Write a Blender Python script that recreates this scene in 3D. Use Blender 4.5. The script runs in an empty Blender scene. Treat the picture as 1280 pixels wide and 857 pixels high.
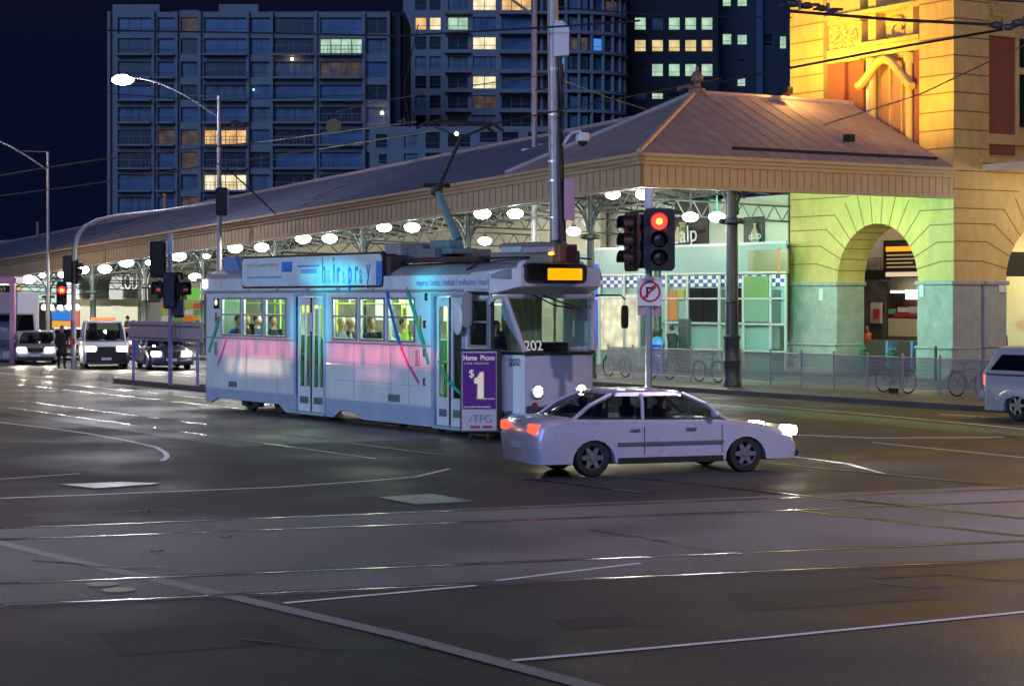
import bpy, bmesh, math, random
from mathutils import Vector, Matrix
R = math.radians
random.seed(7)
SC = bpy.context.scene
COL = SC.collection
# ---------------------------------------------------------------- camera
F = 2500.0; HZ = 372.0; CH = 2.9            # focal length in photo pixels, horizon row, camera height
cam = bpy.data.objects.new('camera', bpy.data.cameras.new('camera')); COL.objects.link(cam)
cam.location = (0, 0, CH); cam.rotation_euler = (R(90), 0, 0)
cam.data.sensor_width = 36; cam.data.lens = F/1280*36
cam.data.shift_y = -(428.5-HZ)/1280.0
cam.data.clip_start = 0.5; cam.data.clip_end = 2500
SC.camera = cam
# ---------------------------------------------------------------- world, sun, exposure
WARMP, LEFTP, RIGHTP, BACKP = 4200, 5200, 4400, 4000
w = bpy.data.worlds.new("World"); SC.world = w; w.use_nodes = True
nt = w.node_tree; bg = nt.nodes['Background']
sky = nt.nodes.new('ShaderNodeTexSky'); sky.sky_type = 'NISHITA'; sky.sun_disc = False
sky.sun_elevation = R(-3.0); sky.sun_rotation = R(150)
mx = nt.nodes.new('ShaderNodeMixRGB'); mx.blend_type = 'MIX'; mx.inputs[0].default_value = 0.75
mx.inputs[2].default_value = (0.016, 0.034, 0.145, 1)
nt.links.new(sky.outputs[0], mx.inputs[1]); nt.links.new(mx.outputs[0], bg.inputs[0])
bg.inputs[1].default_value = 0.15
sun = bpy.data.objects.new('twilight_sun', bpy.data.lights.new('twilight_sun', 'SUN')); COL.objects.link(sun)
sun.data.energy = 1.0; sun.data.color = (0.24, 0.43, 1.0); sun.data.angle = R(35)
sun.rotation_euler = (R(68), 0, R(-18))     # last daylight, low behind the camera
SC.view_settings.view_transform = 'Standard'; SC.view_settings.look = 'None'
SC.view_settings.gamma = 1; SC.view_settings.exposure = 0.12; SC.view_settings.use_curve_mapping = False
SC.cycles.use_denoising = True
SC.cycles.max_bounces = 6; SC.cycles.diffuse_bounces = 2; SC.cycles.glossy_bounces = 3
SC.cycles.transmission_bounces = 4; SC.cycles.transparent_max_bounces = 12
SC.cycles.sample_clamp_indirect = 6; SC.cycles.caustics_reflective = False; SC.cycles.caustics_refractive = False
# ---------------------------------------------------------------- geometry of the place
def ray(px, py): return Vector(((px-640)/F, 1.0, (HZ-py)/F))
def G(px, py, z=0.0):
    d = ray(px, py); t = (z-CH)/d.z; return Vector((d.x*t, t, z))
def AT(px, py, Y): 
    d = ray(px, py); return Vector((d.x*Y, Y, CH+d.z*Y))
dB = Vector((.845, .534, 0)).normalized(); dA = Vector((-dB.y, dB.x, 0))   # across the street / along it (away)
ROT = math.atan2(dB.y, dB.x)
E0 = Vector((3.84, 60.0, 0))                   # below the near corner of the station awning
def S(u, v, z=0.0): return E0 + dB*u + dA*v + Vector((0, 0, z))
def vS(px, u):                                  # v where the line u = const is seen at column px
    r = (px-640)/F; p = E0 + dB*u
    return (p.x - r*p.y)/(r*dA.y - dA.x)
def uS(px, v):
    r = (px-640)/F; p = E0 + dA*v
    return (r*p.y - p.x)/(dB.x - r*dB.y)
def zS(u, v, py): return CH + (HZ-py)*S(u, v).y/F
TD = Vector((.5426, -.84, 0)).normalized(); TN = Vector((-TD.y, TD.x, 0)); TROT = math.atan2(TD.y, TD.x)
T0 = Vector((-8.04, 52.6, 0))
def Tw(s, y, z=0.0): return T0 + TD*s + TN*y + Vector((0, 0, z))
def sT(px, y=0.0):
    r = (px-640)/F; p = T0 + TN*y
    return (r*p.y - p.x)/(TD.x - r*TD.y)
def zT(s, y, py): return CH + (HZ-py)*Tw(s, y).y/F
# ---------------------------------------------------------------- materials
MC = {}
def mat(name, col, rough=.6, metal=0.0, noise=0.0, nscale=8.0, bump=0.0, emit=None, es=0.0, spec=.5, coat=0.0, dirt=0.0, stretch=None):
    if name in MC: return MC[name]
    m = bpy.data.materials.new(name); m.use_nodes = True; MC[name] = m
    t = m.node_tree; b = t.nodes['Principled BSDF']
    b.inputs['Base Color'].default_value = (*col, 1); b.inputs['Roughness'].default_value = rough
    b.inputs['Metallic'].default_value = metal; b.inputs['Specular IOR Level'].default_value = spec
    b.inputs['Coat Weight'].default_value = coat
    if emit: b.inputs['Emission Color'].default_value = (*emit, 1); b.inputs['Emission Strength'].default_value = es
    if noise or bump or dirt:
        tc = t.nodes.new('ShaderNodeTexCoord'); src = tc.outputs['Object']
        if stretch:
            mp = t.nodes.new('ShaderNodeMapping'); mp.inputs['Scale'].default_value = stretch
            t.links.new(src, mp.inputs[0]); src = mp.outputs[0]
        n = t.nodes.new('ShaderNodeTexNoise'); n.inputs['Scale'].default_value = nscale; n.inputs['Detail'].default_value = 6; n.inputs['Roughness'].default_value = .65
        t.links.new(src, n.inputs[0])
        if noise:
            r = t.nodes.new('ShaderNodeMapRange'); r.inputs['From Min'].default_value = .3; r.inputs['From Max'].default_value = .7
            r.inputs['To Min'].default_value = 1-noise; r.inputs['To Max'].default_value = 1+noise
            t.links.new(n.outputs[0], r.inputs[0])
            mu = t.nodes.new('ShaderNodeVectorMath'); mu.operation = 'SCALE'; mu.inputs[0].default_value = col
            t.links.new(r.outputs[0], mu.inputs['Scale']); t.links.new(mu.outputs[0], b.inputs['Base Color'])
            r2 = t.nodes.new('ShaderNodeMapRange'); r2.inputs['To Min'].default_value = max(.03, rough-.12); r2.inputs['To Max'].default_value = min(1, rough+.15)
            t.links.new(n.outputs[0], r2.inputs[0]); t.links.new(r2.outputs[0], b.inputs['Roughness'])
        if bump:
            bp = t.nodes.new('ShaderNodeBump'); bp.inputs['Strength'].default_value = bump; bp.inputs['Distance'].default_value = .03
            t.links.new(n.outputs[0], bp.inputs['Height']); t.links.new(bp.outputs[0], b.inputs['Normal'])
    return m
def glass(name, tint=(1, 1, 1), refl=.12, rough=.02):
    if name in MC: return MC[name]
    m = bpy.data.materials.new(name); m.use_nodes = True; MC[name] = m; t = m.node_tree; t.nodes.clear()
    o = t.nodes.new('ShaderNodeOutputMaterial'); mi = t.nodes.new('ShaderNodeMixShader'); a = t.nodes.new('ShaderNodeBsdfTransparent'); g = t.nodes.new('ShaderNodeBsdfGlossy')
    a.inputs[0].default_value = (*tint, 1); g.inputs['Roughness'].default_value = rough; mi.inputs[0].default_value = refl
    t.links.new(a.outputs[0], mi.inputs[1]); t.links.new(g.outputs[0], mi.inputs[2]); t.links.new(mi.outputs[0], o.inputs[0]); return m
def emis(name, col, s):
    if name in MC: return MC[name]
    m = bpy.data.materials.new(name); m.use_nodes = True; MC[name] = m; b = m.node_tree.nodes['Principled BSDF']
    b.inputs['Base Color'].default_value = (.02, .02, .02, 1)
    b.inputs['Emission Color'].default_value = (*col, 1); b.inputs['Emission Strength'].default_value = s; return m
def emis_noise(name, c1, c2, s, scale=3.0):      # a lit interior seen through a window
    if name in MC: return MC[name]
    m = emis(name, c1, s); t = m.node_tree; b = t.nodes['Principled BSDF']
    tc = t.nodes.new('ShaderNodeTexCoord'); n = t.nodes.new('ShaderNodeTexVoronoi'); n.inputs['Scale'].default_value = scale
    oi = t.nodes.new('ShaderNodeObjectInfo'); ad = t.nodes.new('ShaderNodeVectorMath'); t.links.new(tc.outputs['Object'], ad.inputs[0]); t.links.new(oi.outputs['Random'], ad.inputs[1]); t.links.new(ad.outputs[0], n.inputs['Vector'])
    mi = t.nodes.new('ShaderNodeMixRGB'); mi.inputs[1].default_value = (*c1, 1); mi.inputs[2].default_value = (*c2, 1)
    t.links.new(n.outputs['Distance'], mi.inputs[0]); t.links.new(mi.outputs[0], b.inputs['Emission Color']); return m
# ---------------------------------------------------------------- mesh builder
class MB:
    def __init__(s): s.b = bmesh.new(); s.mi = 0
    def face(s, pts):
        vs = [s.b.verts.new(p) for p in pts]
        try: f = s.b.faces.new(vs); f.material_index = s.mi; return f
        except ValueError: return None
    def box(s, x0, x1, y0, y1, z0, z1):
        v = [s.b.verts.new((x, y, z)) for x in (x0, x1) for y in (y0, y1) for z in (z0, z1)]
        for q in ((0,1,3,2),(4,6,7,5),(0,4,5,1),(2,3,7,6),(0,2,6,4),(1,5,7,3)):
            f = s.b.faces.new([v[i] for i in q]); f.material_index = s.mi
        return s
    def prism(s, pts, off):                       # polygon + offset vector
        off = Vector(off); a = [s.b.verts.new(p) for p in pts]; c = [s.b.verts.new(Vector(p)+off) for p in pts]
        n = len(pts); fs = [s.b.faces.new(a), s.b.faces.new(c[::-1])]
        for i in range(n): fs.append(s.b.faces.new((a[i], c[i], c[(i+1) % n], a[(i+1) % n])))
        for f in fs: f.material_index = s.mi
        return s
    def loft(s, rings, caps=True, closed=True):
        V = [[s.b.verts.new(p) for p in r] for r in rings]; n = len(rings[0])
        for a, c in zip(V, V[1:]):
            for i in range(n if closed else n-1):
                j = (i+1) % n
                try: f = s.b.faces.new((a[i], a[j], c[j], c[i])); f.material_index = s.mi
                except ValueError: pass
        if caps and closed:
            for r in (V[0][::-1], V[-1]):
                try: f = s.b.faces.new(r); f.material_index = s.mi
                except ValueError: pass
        return s
    def tube(s, pts, r, n=8, r1=None):
        pts = [Vector(p) for p in pts]; rings = []; L = len(pts)
        for i, p in enumerate(pts):
            d = (pts[min(i+1, L-1)]-pts[max(i-1, 0)]).normalized()
            a = d.cross(Vector((0, 0, 1)));
            if a.length < 1e-3: a = d.cross(Vector((0, 1, 0)))
            a.normalize(); c = d.cross(a).normalized(); rr = r if r1 is None else r+(r1-r)*i/(L-1)
            rings.append([p+a*rr*math.cos(k*2*math.pi/n)+c*rr*math.sin(k*2*math.pi/n) for k in range(n)])
        return s.loft(rings)
    def lathe(s, prof, c=(0, 0, 0), n=16, axis='z', caps=True):  # prof: (r, h)
        c = Vector(c); rings = []
        for r, h in prof:
            ring = []
            for k in range(n):
                a = k*2*math.pi/n; x, y = r*math.cos(a), r*math.sin(a)
                p = {'z': Vector((x, y, h)), 'y': Vector((x, h, y)), 'x': Vector((h, x, y))}[axis]
                ring.append(c+p)
            rings.append(ring)
        return s.loft(rings, caps=caps)
    def ball(s, c, r, sx=1, sy=1, sz=1, n=12):
        prof = [(max(1e-4, r*math.sin(math.pi*i/8)), -r*math.cos(math.pi*i/8)) for i in range(9)]
        b0 = len(s.b.verts); s.lathe(prof, (0, 0, 0), n); s.b.verts.ensure_lookup_table()
        for v in list(s.b.verts)[b0:]: v.co = Vector((v.co.x*sx, v.co.y*sy, v.co.z*sz))+Vector(c)
        return s
    def xform(s, M, start=0):
        s.b.verts.ensure_lookup_table()
        for v in list(s.b.verts)[start:]: v.co = M @ v.co
        return s
    def mesh(s, name, mats, bevel=0):
        bmesh.ops.remove_doubles(s.b, verts=s.b.verts, dist=1e-5)
        bmesh.ops.recalc_face_normals(s.b, faces=s.b.faces)
        me = bpy.data.meshes.new(name); s.b.to_mesh(me); s.b.free()
        for m in (mats if isinstance(mats, (list, tuple)) else [mats]): me.materials.append(m)
        return me
    def build(s, name, mats, parent=None, loc=(0, 0, 0), rz=0, bevel=0, smooth=False):
        o = bpy.data.objects.new(name, s.mesh(name, mats)); COL.objects.link(o)
        o.location = loc; o.rotation_euler = (0, 0, rz); o.parent = parent
        if bevel:
            md = o.modifiers.new('bevel', 'BEVEL'); md.width = bevel; md.segments = 2; md.limit_method = 'ANGLE'; md.angle_limit = R(35)
        if smooth:
            for p in o.data.polygons: p.use_smooth = True
            if smooth != 2:
                try: o.data.set_sharp_from_angle(angle=R(38))
                except Exception: pass
        return o
def tag(o, label=None, cat=None, group=None, kind=None):
    if label: o['label'] = label
    if cat: o['category'] = cat
    if group: o['group'] = group
    if kind: o['kind'] = kind
    return o
def thing(name, label, cat, loc=(0, 0, 0), rz=0, group=None):
    o = bpy.data.objects.new(name, None); COL.objects.link(o); o.location = loc; o.rotation_euler = (0, 0, rz); o.empty_display_size = .2
    return tag(o, label, cat, group)
def kids(o): return [c for c in COL.objects if c.parent == o]
def copy_tree(o, loc=None, rz=None, label=None, parent=None):
    c = o.copy(); COL.objects.link(c); c.parent = parent
    if loc is not None: c.location = loc
    if rz is not None: c.rotation_euler = (0, 0, rz)
    if label: c['label'] = label
    for ch in kids(o): copy_tree(ch, parent=c)
    return c
def text(s, size, at, xdir, up, m, parent=None, name='lettering', ext=.004, align='LEFT', sx=1.0, bold=0.0):
    cu = bpy.data.curves.new(name, 'FONT'); cu.body = s; cu.size = size; cu.extrude = ext; cu.offset = bold; cu.align_x = align; cu.materials.append(m)
    o = bpy.data.objects.new(name, cu); COL.objects.link(o); o.parent = parent
    x = Vector(xdir).normalized(); u = Vector(up).normalized(); n = x.cross(u)
    M = Matrix((x, u, n)).transposed().to_4x4(); M.translation = Vector(at)
    me = bpy.data.meshes.new_from_object(o); me.materials.clear(); me.materials.append(m)
    bpy.data.objects.remove(o); o = bpy.data.objects.new(name, me); COL.objects.link(o); o.parent = parent
    o.matrix_local = M @ Matrix.Diagonal((sx, 1, 1, 1)); return o
def holewall(mb, x0, x1, z0, z1, holes, y0, y1, ax='x'):
    """a wall slab in the xz (or yz) plane with rectangular openings; thickness y0..y1"""
    xs = sorted({x0, x1, *[h[0] for h in holes], *[h[1] for h in holes]}); zs = sorted({z0, z1, *[h[2] for h in holes], *[h[3] for h in holes]})
    xs = [x for x in xs if x0-1e-6 <= x <= x1+1e-6]; zs = [z for z in zs if z0-1e-6 <= z <= z1+1e-6]
    def solid(i, j):
        if not (0 <= i < len(xs)-1 and 0 <= j < len(zs)-1): return False
        cx, cz = (xs[i]+xs[i+1])/2, (zs[j]+zs[j+1])/2
        return not any(h[0] < cx < h[1] and h[2] < cz < h[3] for h in holes)
    P = (lambda x, y, z: (x, y, z)) if ax == 'x' else (lambda x, y, z: (y, x, z))
    for i in range(len(xs)-1):
        for j in range(len(zs)-1):
            if not solid(i, j): continue
            a, b, c, d = xs[i], xs[i+1], zs[j], zs[j+1]
            mb.face([P(a,y0,c), P(b,y0,c), P(b,y0,d), P(a,y0,d)]); mb.face([P(a,y1,c), P(a,y1,d), P(b,y1,d), P(b,y1,c)])
            if not solid(i-1, j): mb.face([P(a,y0,c), P(a,y0,d), P(a,y1,d), P(a,y1,c)])
            if not solid(i+1, j): mb.face([P(b,y0,c), P(b,y1,c), P(b,y1,d), P(b,y0,d)])
            if not solid(i, j-1): mb.face([P(a,y0,c), P(a,y1,c), P(b,y1,c), P(b,y0,c)])
            if not solid(i, j+1): mb.face([P(a,y0,d), P(b,y0,d), P(b,y1,d), P(a,y1,d)])
    return mb
def lamp(kind, loc, energy, col=(1, 1, 1), size=.1, parent=None, to=None, angle=60, blend=.4, name='lamp_light'):
    d = bpy.data.lights.new(name, kind); d.energy = energy; d.color = col
    if kind in ('POINT', 'SPOT'): d.shadow_soft_size = size
    if kind == 'SPOT': d.spot_size = R(angle); d.spot_blend = blend
    o = bpy.data.objects.new(name, d); COL.objects.link(o); o.location = loc; o.parent = parent
    if to is not None: o.rotation_euler = (Vector(to)-Vector(loc)).to_track_quat('-Z', 'Y').to_euler()
    return o
# ================================================================ GROUND
def road_mat(name, c1, c2, r0, r1):
    m = bpy.data.materials.new(name); m.use_nodes = True; t = m.node_tree; b = t.nodes['Principled BSDF']; N = t.nodes.new; L = t.links.new
    tc = N('ShaderNodeTexCoord'); a = N('ShaderNodeTexNoise'); a.inputs['Scale'].default_value = .35; a.inputs['Detail'].default_value = 5
    g = N('ShaderNodeTexNoise'); g.inputs['Scale'].default_value = 30; g.inputs['Detail'].default_value = 3
    L(tc.outputs['Object'], a.inputs[0]); L(tc.outputs['Object'], g.inputs[0])
    ad = N('ShaderNodeMath'); ad.operation = 'MULTIPLY_ADD'; ad.inputs[1].default_value = .5; L(g.outputs[0], ad.inputs[0])
    hf = N('ShaderNodeMath'); hf.operation = 'MULTIPLY'; hf.inputs[1].default_value = .5; L(a.outputs[0], hf.inputs[0]); L(hf.outputs[0], ad.inputs[2])
    cr = N('ShaderNodeValToRGB'); cr.color_ramp.elements[0].position = .43; cr.color_ramp.elements[1].position = .57
    cr.color_ramp.elements[0].color = (*c1, 1); cr.color_ramp.elements[1].color = (*c2, 1); L(ad.outputs[0], cr.inputs[0]); L(cr.outputs[0], b.inputs['Base Color'])
    r = N('ShaderNodeMapRange'); r.inputs['From Min'].default_value = .35; r.inputs['From Max'].default_value = .65; r.inputs['To Min'].default_value = r0; r.inputs['To Max'].default_value = r1
    L(a.outputs[0], r.inputs[0]); L(r.outputs[0], b.inputs['Roughness'])
    bp = N('ShaderNodeBump'); b.inputs['Specular IOR Level'].default_value = .35; bp.inputs['Strength'].default_value = .5; bp.inputs['Distance'].default_value = .01; L(g.outputs[0], bp.inputs['Height']); L(bp.outputs[0], b.inputs['Normal'])
    return m
ASPH = road_mat('asphalt', (.020, .020, .021), (.062, .060, .062), .46, .80)
CONC = road_mat('track_concrete', (.10, .097, .10), (.19, .18, .185), .55, .8)
PAVE = road_mat('paving', (.07, .068, .066), (.13, .125, .12), .35, .6)
WHT = mat('road_white', (.80, .78, .78), .7, noise=.25, nscale=30)
STEEL = mat('rail_steel', (.42, .42, .44), .22, metal=1.0)
GROOVE = mat('rail_groove', (.012, .012, .012), .7)
m = MB(); m.face([(-400, -60, 0), (600, -60, 0), (600, 1400, 0), (-400, 1400, 0)]); tag(m.build('road', ASPH), kind='structure')
def flat(name, pts, z, mt, kind='structure', label=None, cat=None):
    m = MB(); m.face([(p.x, p.y, z) for p in pts]); o = m.build(name, mt)
    return tag(o, label, cat, kind=kind)
def line_ext(a, b, k0, k1):
    d = b-a; return a+d*k0, a+d*k1
# concrete bed of the cross-street tracks (runs left to right in the foreground)
b0, b1 = G(0, 759), G(1280, 702); t0, t1 = G(0, 660), G(1280, 606)
b0, b1 = line_ext(b0, b1, -1.5, 2.5); t0, t1 = line_ext(t0, t1, -1.5, 2.5)
flat('track_bed', [b0, b1, t1, t0], .004, CONC)
# concrete bed of the tracks the tram runs on
flat('track_bed', [Tw(-90, -5.2), Tw(13, -5.2), Tw(13, 4.0), Tw(-90, 4.0)], .004, road_mat('bed_two', (.05, .052, .056), (.085, .085, .088), .38, .62))
def strip(a, b, w, z, mt, name, n=1, side=0.5):
    d = (b-a).normalized(); p = Vector((-d.y, d.x, 0)); m = MB()
    m.face([(a-p*w*side).to_tuple()[:2]+(z,), (b-p*w*side).to_tuple()[:2]+(z,), (b+p*w*(1-side)).to_tuple()[:2]+(z,), (a+p*w*(1-side)).to_tuple()[:2]+(z,)])
    return m
def rail(a, b, nm='tram_rail'):
    m = strip(a, b, .065, .012, STEEL, nm); o = m.build(nm, STEEL); tag(o, kind='structure')
    d = (b-a).normalized(); p = Vector((-d.y, d.x, 0))*.075
    g = strip(a+p, b+p, .09, .0095, GROOVE, nm).build('rail_groove', GROOVE); tag(g, kind='structure')
def railpx(x0, y0, x1, y1, k0=-1.0, k1=2.0): rail(*line_ext(G(x0, y0), G(x1, y1), k0, k1))
for q in ((0, 757, 1280, 700), (0, 730, 1280, 677), (0, 675, 1280, 627), (0, 661, 1280, 611)): railpx(*q)
for y in (.54, 1.98, -2.9, -4.34): rail(Tw(-90, y), Tw(17, y))
for q in ((775, 595, 1025, 622), (647, 597, 760, 611), (985, 637, 1280, 671), (1055, 625, 1280, 649), (960, 579, 1280, 610)): railpx(*q, 0, 1.4)
MARK = []
def mark(pts, w, z=.008, name='lane_line'):
    P = [G(*p) for p in pts]; m = MB(); prev = None
    L, Rr = [], []
    for i, p in enumerate(P):
        d = (P[min(i+1, len(P)-1)]-P[max(i-1, 0)]).normalized(); q = Vector((-d.y, d.x, 0))*w/2
        L.append((p.x+q.x, p.y+q.y, z)); Rr.append((p.x-q.x, p.y-q.y, z))
    for i in range(len(P)-1): m.face([Rr[i], Rr[i+1], L[i+1], L[i]])
    tag(m.build(name, WHT), kind='structure')
PATCH = road_mat('asphalt_patch', (.014, .014, .015), (.036, .035, .036), .5, .8)
for pts in ([(905, 742), (1130, 730), (1180, 748), (930, 764)], [(120, 790), (330, 775), (390, 800), (150, 820)], [(690, 775), (780, 769), (800, 780), (705, 787)]):
    flat('asphalt_patch', [G(*p) for p in pts], .003, PATCH)
WORN = mat('worn_line', (.24, .23, .23), .7, noise=.3, nscale=25)
mark([(0, 623), (175, 616), (350, 609), (450, 602), (520, 596), (562, 586)], .09)
mark([(0, 528), (60, 535), (110, 542), (160, 551), (195, 559), (207, 566), (209, 571), (203, 576)], .10)
mark([(0, 599), (100, 592)], .07)
W_ = WHT; WHT = WORN
mark([(-20, 674), (100, 703), (290, 746), (500, 795), (760, 864)], .20)
WHT = W_
mark([(640, 826), (960, 797), (1300, 763)], .085)
mark([(355, 754), (595, 732)], .08); mark([(620, 726), (800, 704)], .07)
mark([(955, 567), (1010, 573), (1060, 580), (1108, 593)], .10)
mark([(930, 541), (1090, 547.5), (1290, 546.5)], .16); mark([(1090, 553), (1280, 572)], .09)
mark([(1175, 518), (1290, 524)], .10)
# green bicycle lane beside the kerb with white edge lines
GR = mat('bike_lane_green', (.045, .12, .085), .5, noise=.2, nscale=6)
g0, g1, g2, g3 = G(700, 487), G(1420, 551), G(1420, 563), G(700, 492)
flat('bicycle_lane', [g3, g2, g1, g0], .008, GR)
mark([(700, 486.5), (900, 502.5), (1060, 515.5), (1220, 530.5), (1420, 551)], .10); mark([(700, 492), (900, 509.5), (1060, 525), (1220, 540.5), (1420, 563)], .10)
CRK = mat('tar_seam', (.010, .010, .010), .45)
rnd = random.Random(31)
for pts in ([(740, 663), (800, 672), (842, 680), (905, 692)], [(1085, 722), (1180, 718), (1250, 724), (1300, 726)], [(1100, 728), (1140, 735), (1200, 733)], [(0, 647), (120, 640), (260, 636)], [(300, 800), (420, 812), (560, 808)], [(40, 700), (160, 711), (230, 709)]):
    P = []
    for a, b in zip(pts, pts[1:]):
        for k in range(5): P.append(G(a[0]+(b[0]-a[0])*k/5+rnd.uniform(-5, 5), a[1]+(b[1]-a[1])*k/5+rnd.uniform(-1.2, 1.2)))
    m = MB(); w0 = .03
    for a, b in zip(P, P[1:]):
        m.face([(a.x, a.y-w0, .0135), (b.x, b.y-w0, .0135), (b.x, b.y+w0, .0135), (a.x, a.y+w0, .0135)])
    tag(m.build('tar_seam', CRK), kind='structure')
# steel covers set in the road
for i, (pts, lb) in enumerate([([(75, 606), (150, 603), (202, 605), (120, 611)], 'pale rectangular steel cover in the road at far left'), ([(473, 622), (540, 618), (592, 627), (520, 631)], 'rectangular steel grate cover in the road in front of the tram')]):
    P = [G(*p) for p in pts]; m = MB(); m.prism([(p.x, p.y, .004) for p in P], (0, 0, .012))
    o = m.build('access_cover', mat('cover_steel', (.22, .22, .23), .35, metal=.5, noise=.4, nscale=30)); tag(o, lb, 'access cover')
for i, (x, y, r) in enumerate([(128, 731.5, .16), (148, 738.5, .17)]):
    p = G(x, y); m = MB(); m.lathe([(.001, 0), (r, 0), (r, .014), (.001, .014)], (p.x, p.y, .004), 20)
    tag(m.build('valve_cover', mat('cover_brass', (.20, .17, .10), .45, noise=.2)), ['small round metal cover between foreground rails, farther one', 'small round metal cover between foreground rails, nearer one'][i], 'valve cover')
LEAF = mat('dead_leaf', (.16, .07, .025), .8)
for i, (x, y, lb) in enumerate([(181, 641, 'tan fallen leaf on asphalt beyond the track bed'), (195, 692, 'dark curled leaf lying on the track bed'), (282, 674, 'small brown leaf on the track bed')]):
    p = G(x, y); m = MB()
    for a, r_ in ((0, .09), (1.3, .08), (2.6, .075), (4.2, .085)):
        m.face([(p.x, p.y, .03), (p.x+r_*math.cos(a), p.y+r_*math.sin(a)*.8, .05), (p.x+r_*math.cos(a+.7)*.9, p.y+r_*math.sin(a+.7), .02)])
    tag(m.build('fallen_leaf', LEAF), lb, 'leaf')
# raised footpath in front of the station, with a stone kerb
m = MB(); K0 = 2.1
m.prism([S(K0+.25, -45), S(60, -45), S(60, 150), S(K0+.25, 150)], (0, 0, .13)); tag(m.build('footpath', PAVE), kind='structure')
m = MB(); m.prism([S(K0, -45), S(K0+.25, -45), S(K0+.25, 150), S(K0, 150)], (0, 0, .14)); tag(m.build('kerb', mat('bluestone', (.09, .09, .095), .6, noise=.3, nscale=5)), kind='structure')
# safety island at the tram stop, its kerb nose towards the left
m = MB(); m.prism([S(-10.3, 1), S(-8.2, 1), S(-8.2, 16.2), S(-8.7, 17.0), S(-9.8, 17.2), S(-10.3, 16.4)], (0, 0, .16)); tag(m.build('tram_stop_kerb', mat('island_edge', (.16, .155, .15), .6, noise=.3, nscale=4), bevel=.03), kind='structure')
# white lines beside the island
for u, va, vb in ((-10.9, 12, 60), (-7.4, -2, 60), (-3.6, 30, 44), (-3.6, 50, 64)):
    tag(strip(S(u, va), S(u, vb), .12, .012, WHT, 'x').build('lane_line', WHT), kind='structure')
tag(strip(S(-7.4, 21.5), S(1.9, 21.5), .35, .013, WHT, 'x').build('stop_line', WHT), kind='structure')
# dark treeline and low roofs far behind at left
m = MB(); rnd = random.Random(3)
for i in range(46):
    x = -75+i*1.6+rnd.random(); h = 6.0+rnd.random()*1.5; m.ball((x, 262+rnd.random()*8, h*.7), 3.2, 1.1, .8, h/6, n=8)
o = m.build('treeline', mat('far_foliage', (.01, .012, .012), .9, noise=.4, nscale=2)); tag(o, 'dark line of distant treetops beyond the station roof', 'trees', kind='stuff')

# ================================================================ STATION AWNING
SLP = .037
def ez(v): return -SLP*v if v > 0 else 0        # the long awning falls away from the corner
FAS_B, FAS_M, FAS_T = 6.26, 6.92, 7.24
VE = 118.0
ROOFM = mat('roof_metal', (.23, .25, .33), .45, noise=.12, nscale=1.2, metal=.2)
FASC = mat('fascia_paint', (.50, .38, .22), .55, noise=.08, nscale=2)
FASL = mat('fascia_line', (.26, .18, .09), .7)
SOFF = mat('soffit_paint', (.36, .34, .26), .7, noise=.1, nscale=1)
IRON = mat('iron_green', (.035, .05, .05), .4, noise=.2, nscale=4)
TRUS = mat('truss_paint', (.10, .115, .11), .5)
WALLX = 12.94
aw = thing('station_awning', 'long metal-roofed station awning with panelled ochre fascia running down the street', 'awning', E0, ROT)
def q4(m, pts): m.face(pts)
# fascia along the street: cornice, boards and lower bead, each a part
def board(nm, z0, z1, out, mt, VB=VE):
    m = MB()
    m.loft([[(-out, 0-out, z0), (.12, 0-out, z0), (.12, 0-out, z1), (-out, 0-out, z1)], [(-out, VB, z0+ez(VB)), (.12, VB, z0+ez(VB)), (.12, VB, z1+ez(VB)), (-out, VB, z1+ez(VB))]])
    m.loft([[(-out+.001, -out, z0), (-out+.001, .12, z0), (-out+.001, .12, z1), (-out+.001, -out, z1)], [(WALLX-.02, -out, z0), (WALLX-.02, .12, z0), (WALLX-.02, .12, z1), (WALLX-.02, -out, z1)]])
    return m.build(nm, mt, aw)
board('fascia', FAS_B+.02, FAS_M, .0, FASC); board('lower_bead', FAS_B-.05, FAS_B+.05, .05, FASC)
board('cornice', FAS_M-.02, FAS_M+.1, .06, FASC); board('cornice', FAS_M+.1, FAS_T-.1, .13, FASC); board('gutter', FAS_T-.1, FAS_T, .22, FASC)
m = MB()
k = .12
while k < WALLX-.1:
    m.box(k-.012, k+.012, -.010, -.002, FAS_B+.05, FAS_M-.02); k += .30
k = .3
while k < 95:
    z = ez(k); m.box(-.012, -.002, k-.014, k+.014, FAS_B+.05+z, FAS_M-.02+z); k += .36 if k < 60 else .6
m.build('fascia_joint', FASL, aw)
# roofs
RU, RZ = 6.5, 9.45
m = MB(); v0 = 5.5
V2 = VE
def rz_(v): return RZ-.04*(v-5)
m.face([(-.1, v0, FAS_T+ez(v0)), (RU, v0, rz_(v0)), (RU, V2, rz_(V2)), (-.1, V2, FAS_T+ez(V2))])
m.face([(RU, v0, rz_(v0)), (WALLX+.5, v0, 7.2), (WALLX+.5, V2, 4.9), (RU, V2, rz_(V2))])
m.build('long_roof', ROOFM, aw)
m = MB(); a1, a2 = (5.9, 5.0, 9.77), (WALLX-.02, 5.0, 9.77)
c0, c1, c2 = (-.12, -.12, FAS_T), (WALLX-.02, -.12, FAS_T), (-.12, 7.4, FAS_T+ez(7.4)+.02)
m.face([c0, c1, a2, a1]); m.face([c0, a1, c2]); m.face([c2, a1, a2, (WALLX-.02, 10.5, 7.3)])
m.build('hip_roof', mat('roof_hip', (.38, .29, .27), .75, noise=.2, nscale=1.5), aw)
m = MB()
for p, q in ((c0, a1), (a1, c2), (a1, a2)): m.tube([Vector(p)+Vector((0, 0, .04)), Vector(q)+Vector((0, 0, .04))], .09, 8)
m.build('ridge_cap', mat('ridge', (.55, .45, .40), .5, metal=.2), aw)
m = MB()
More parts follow.
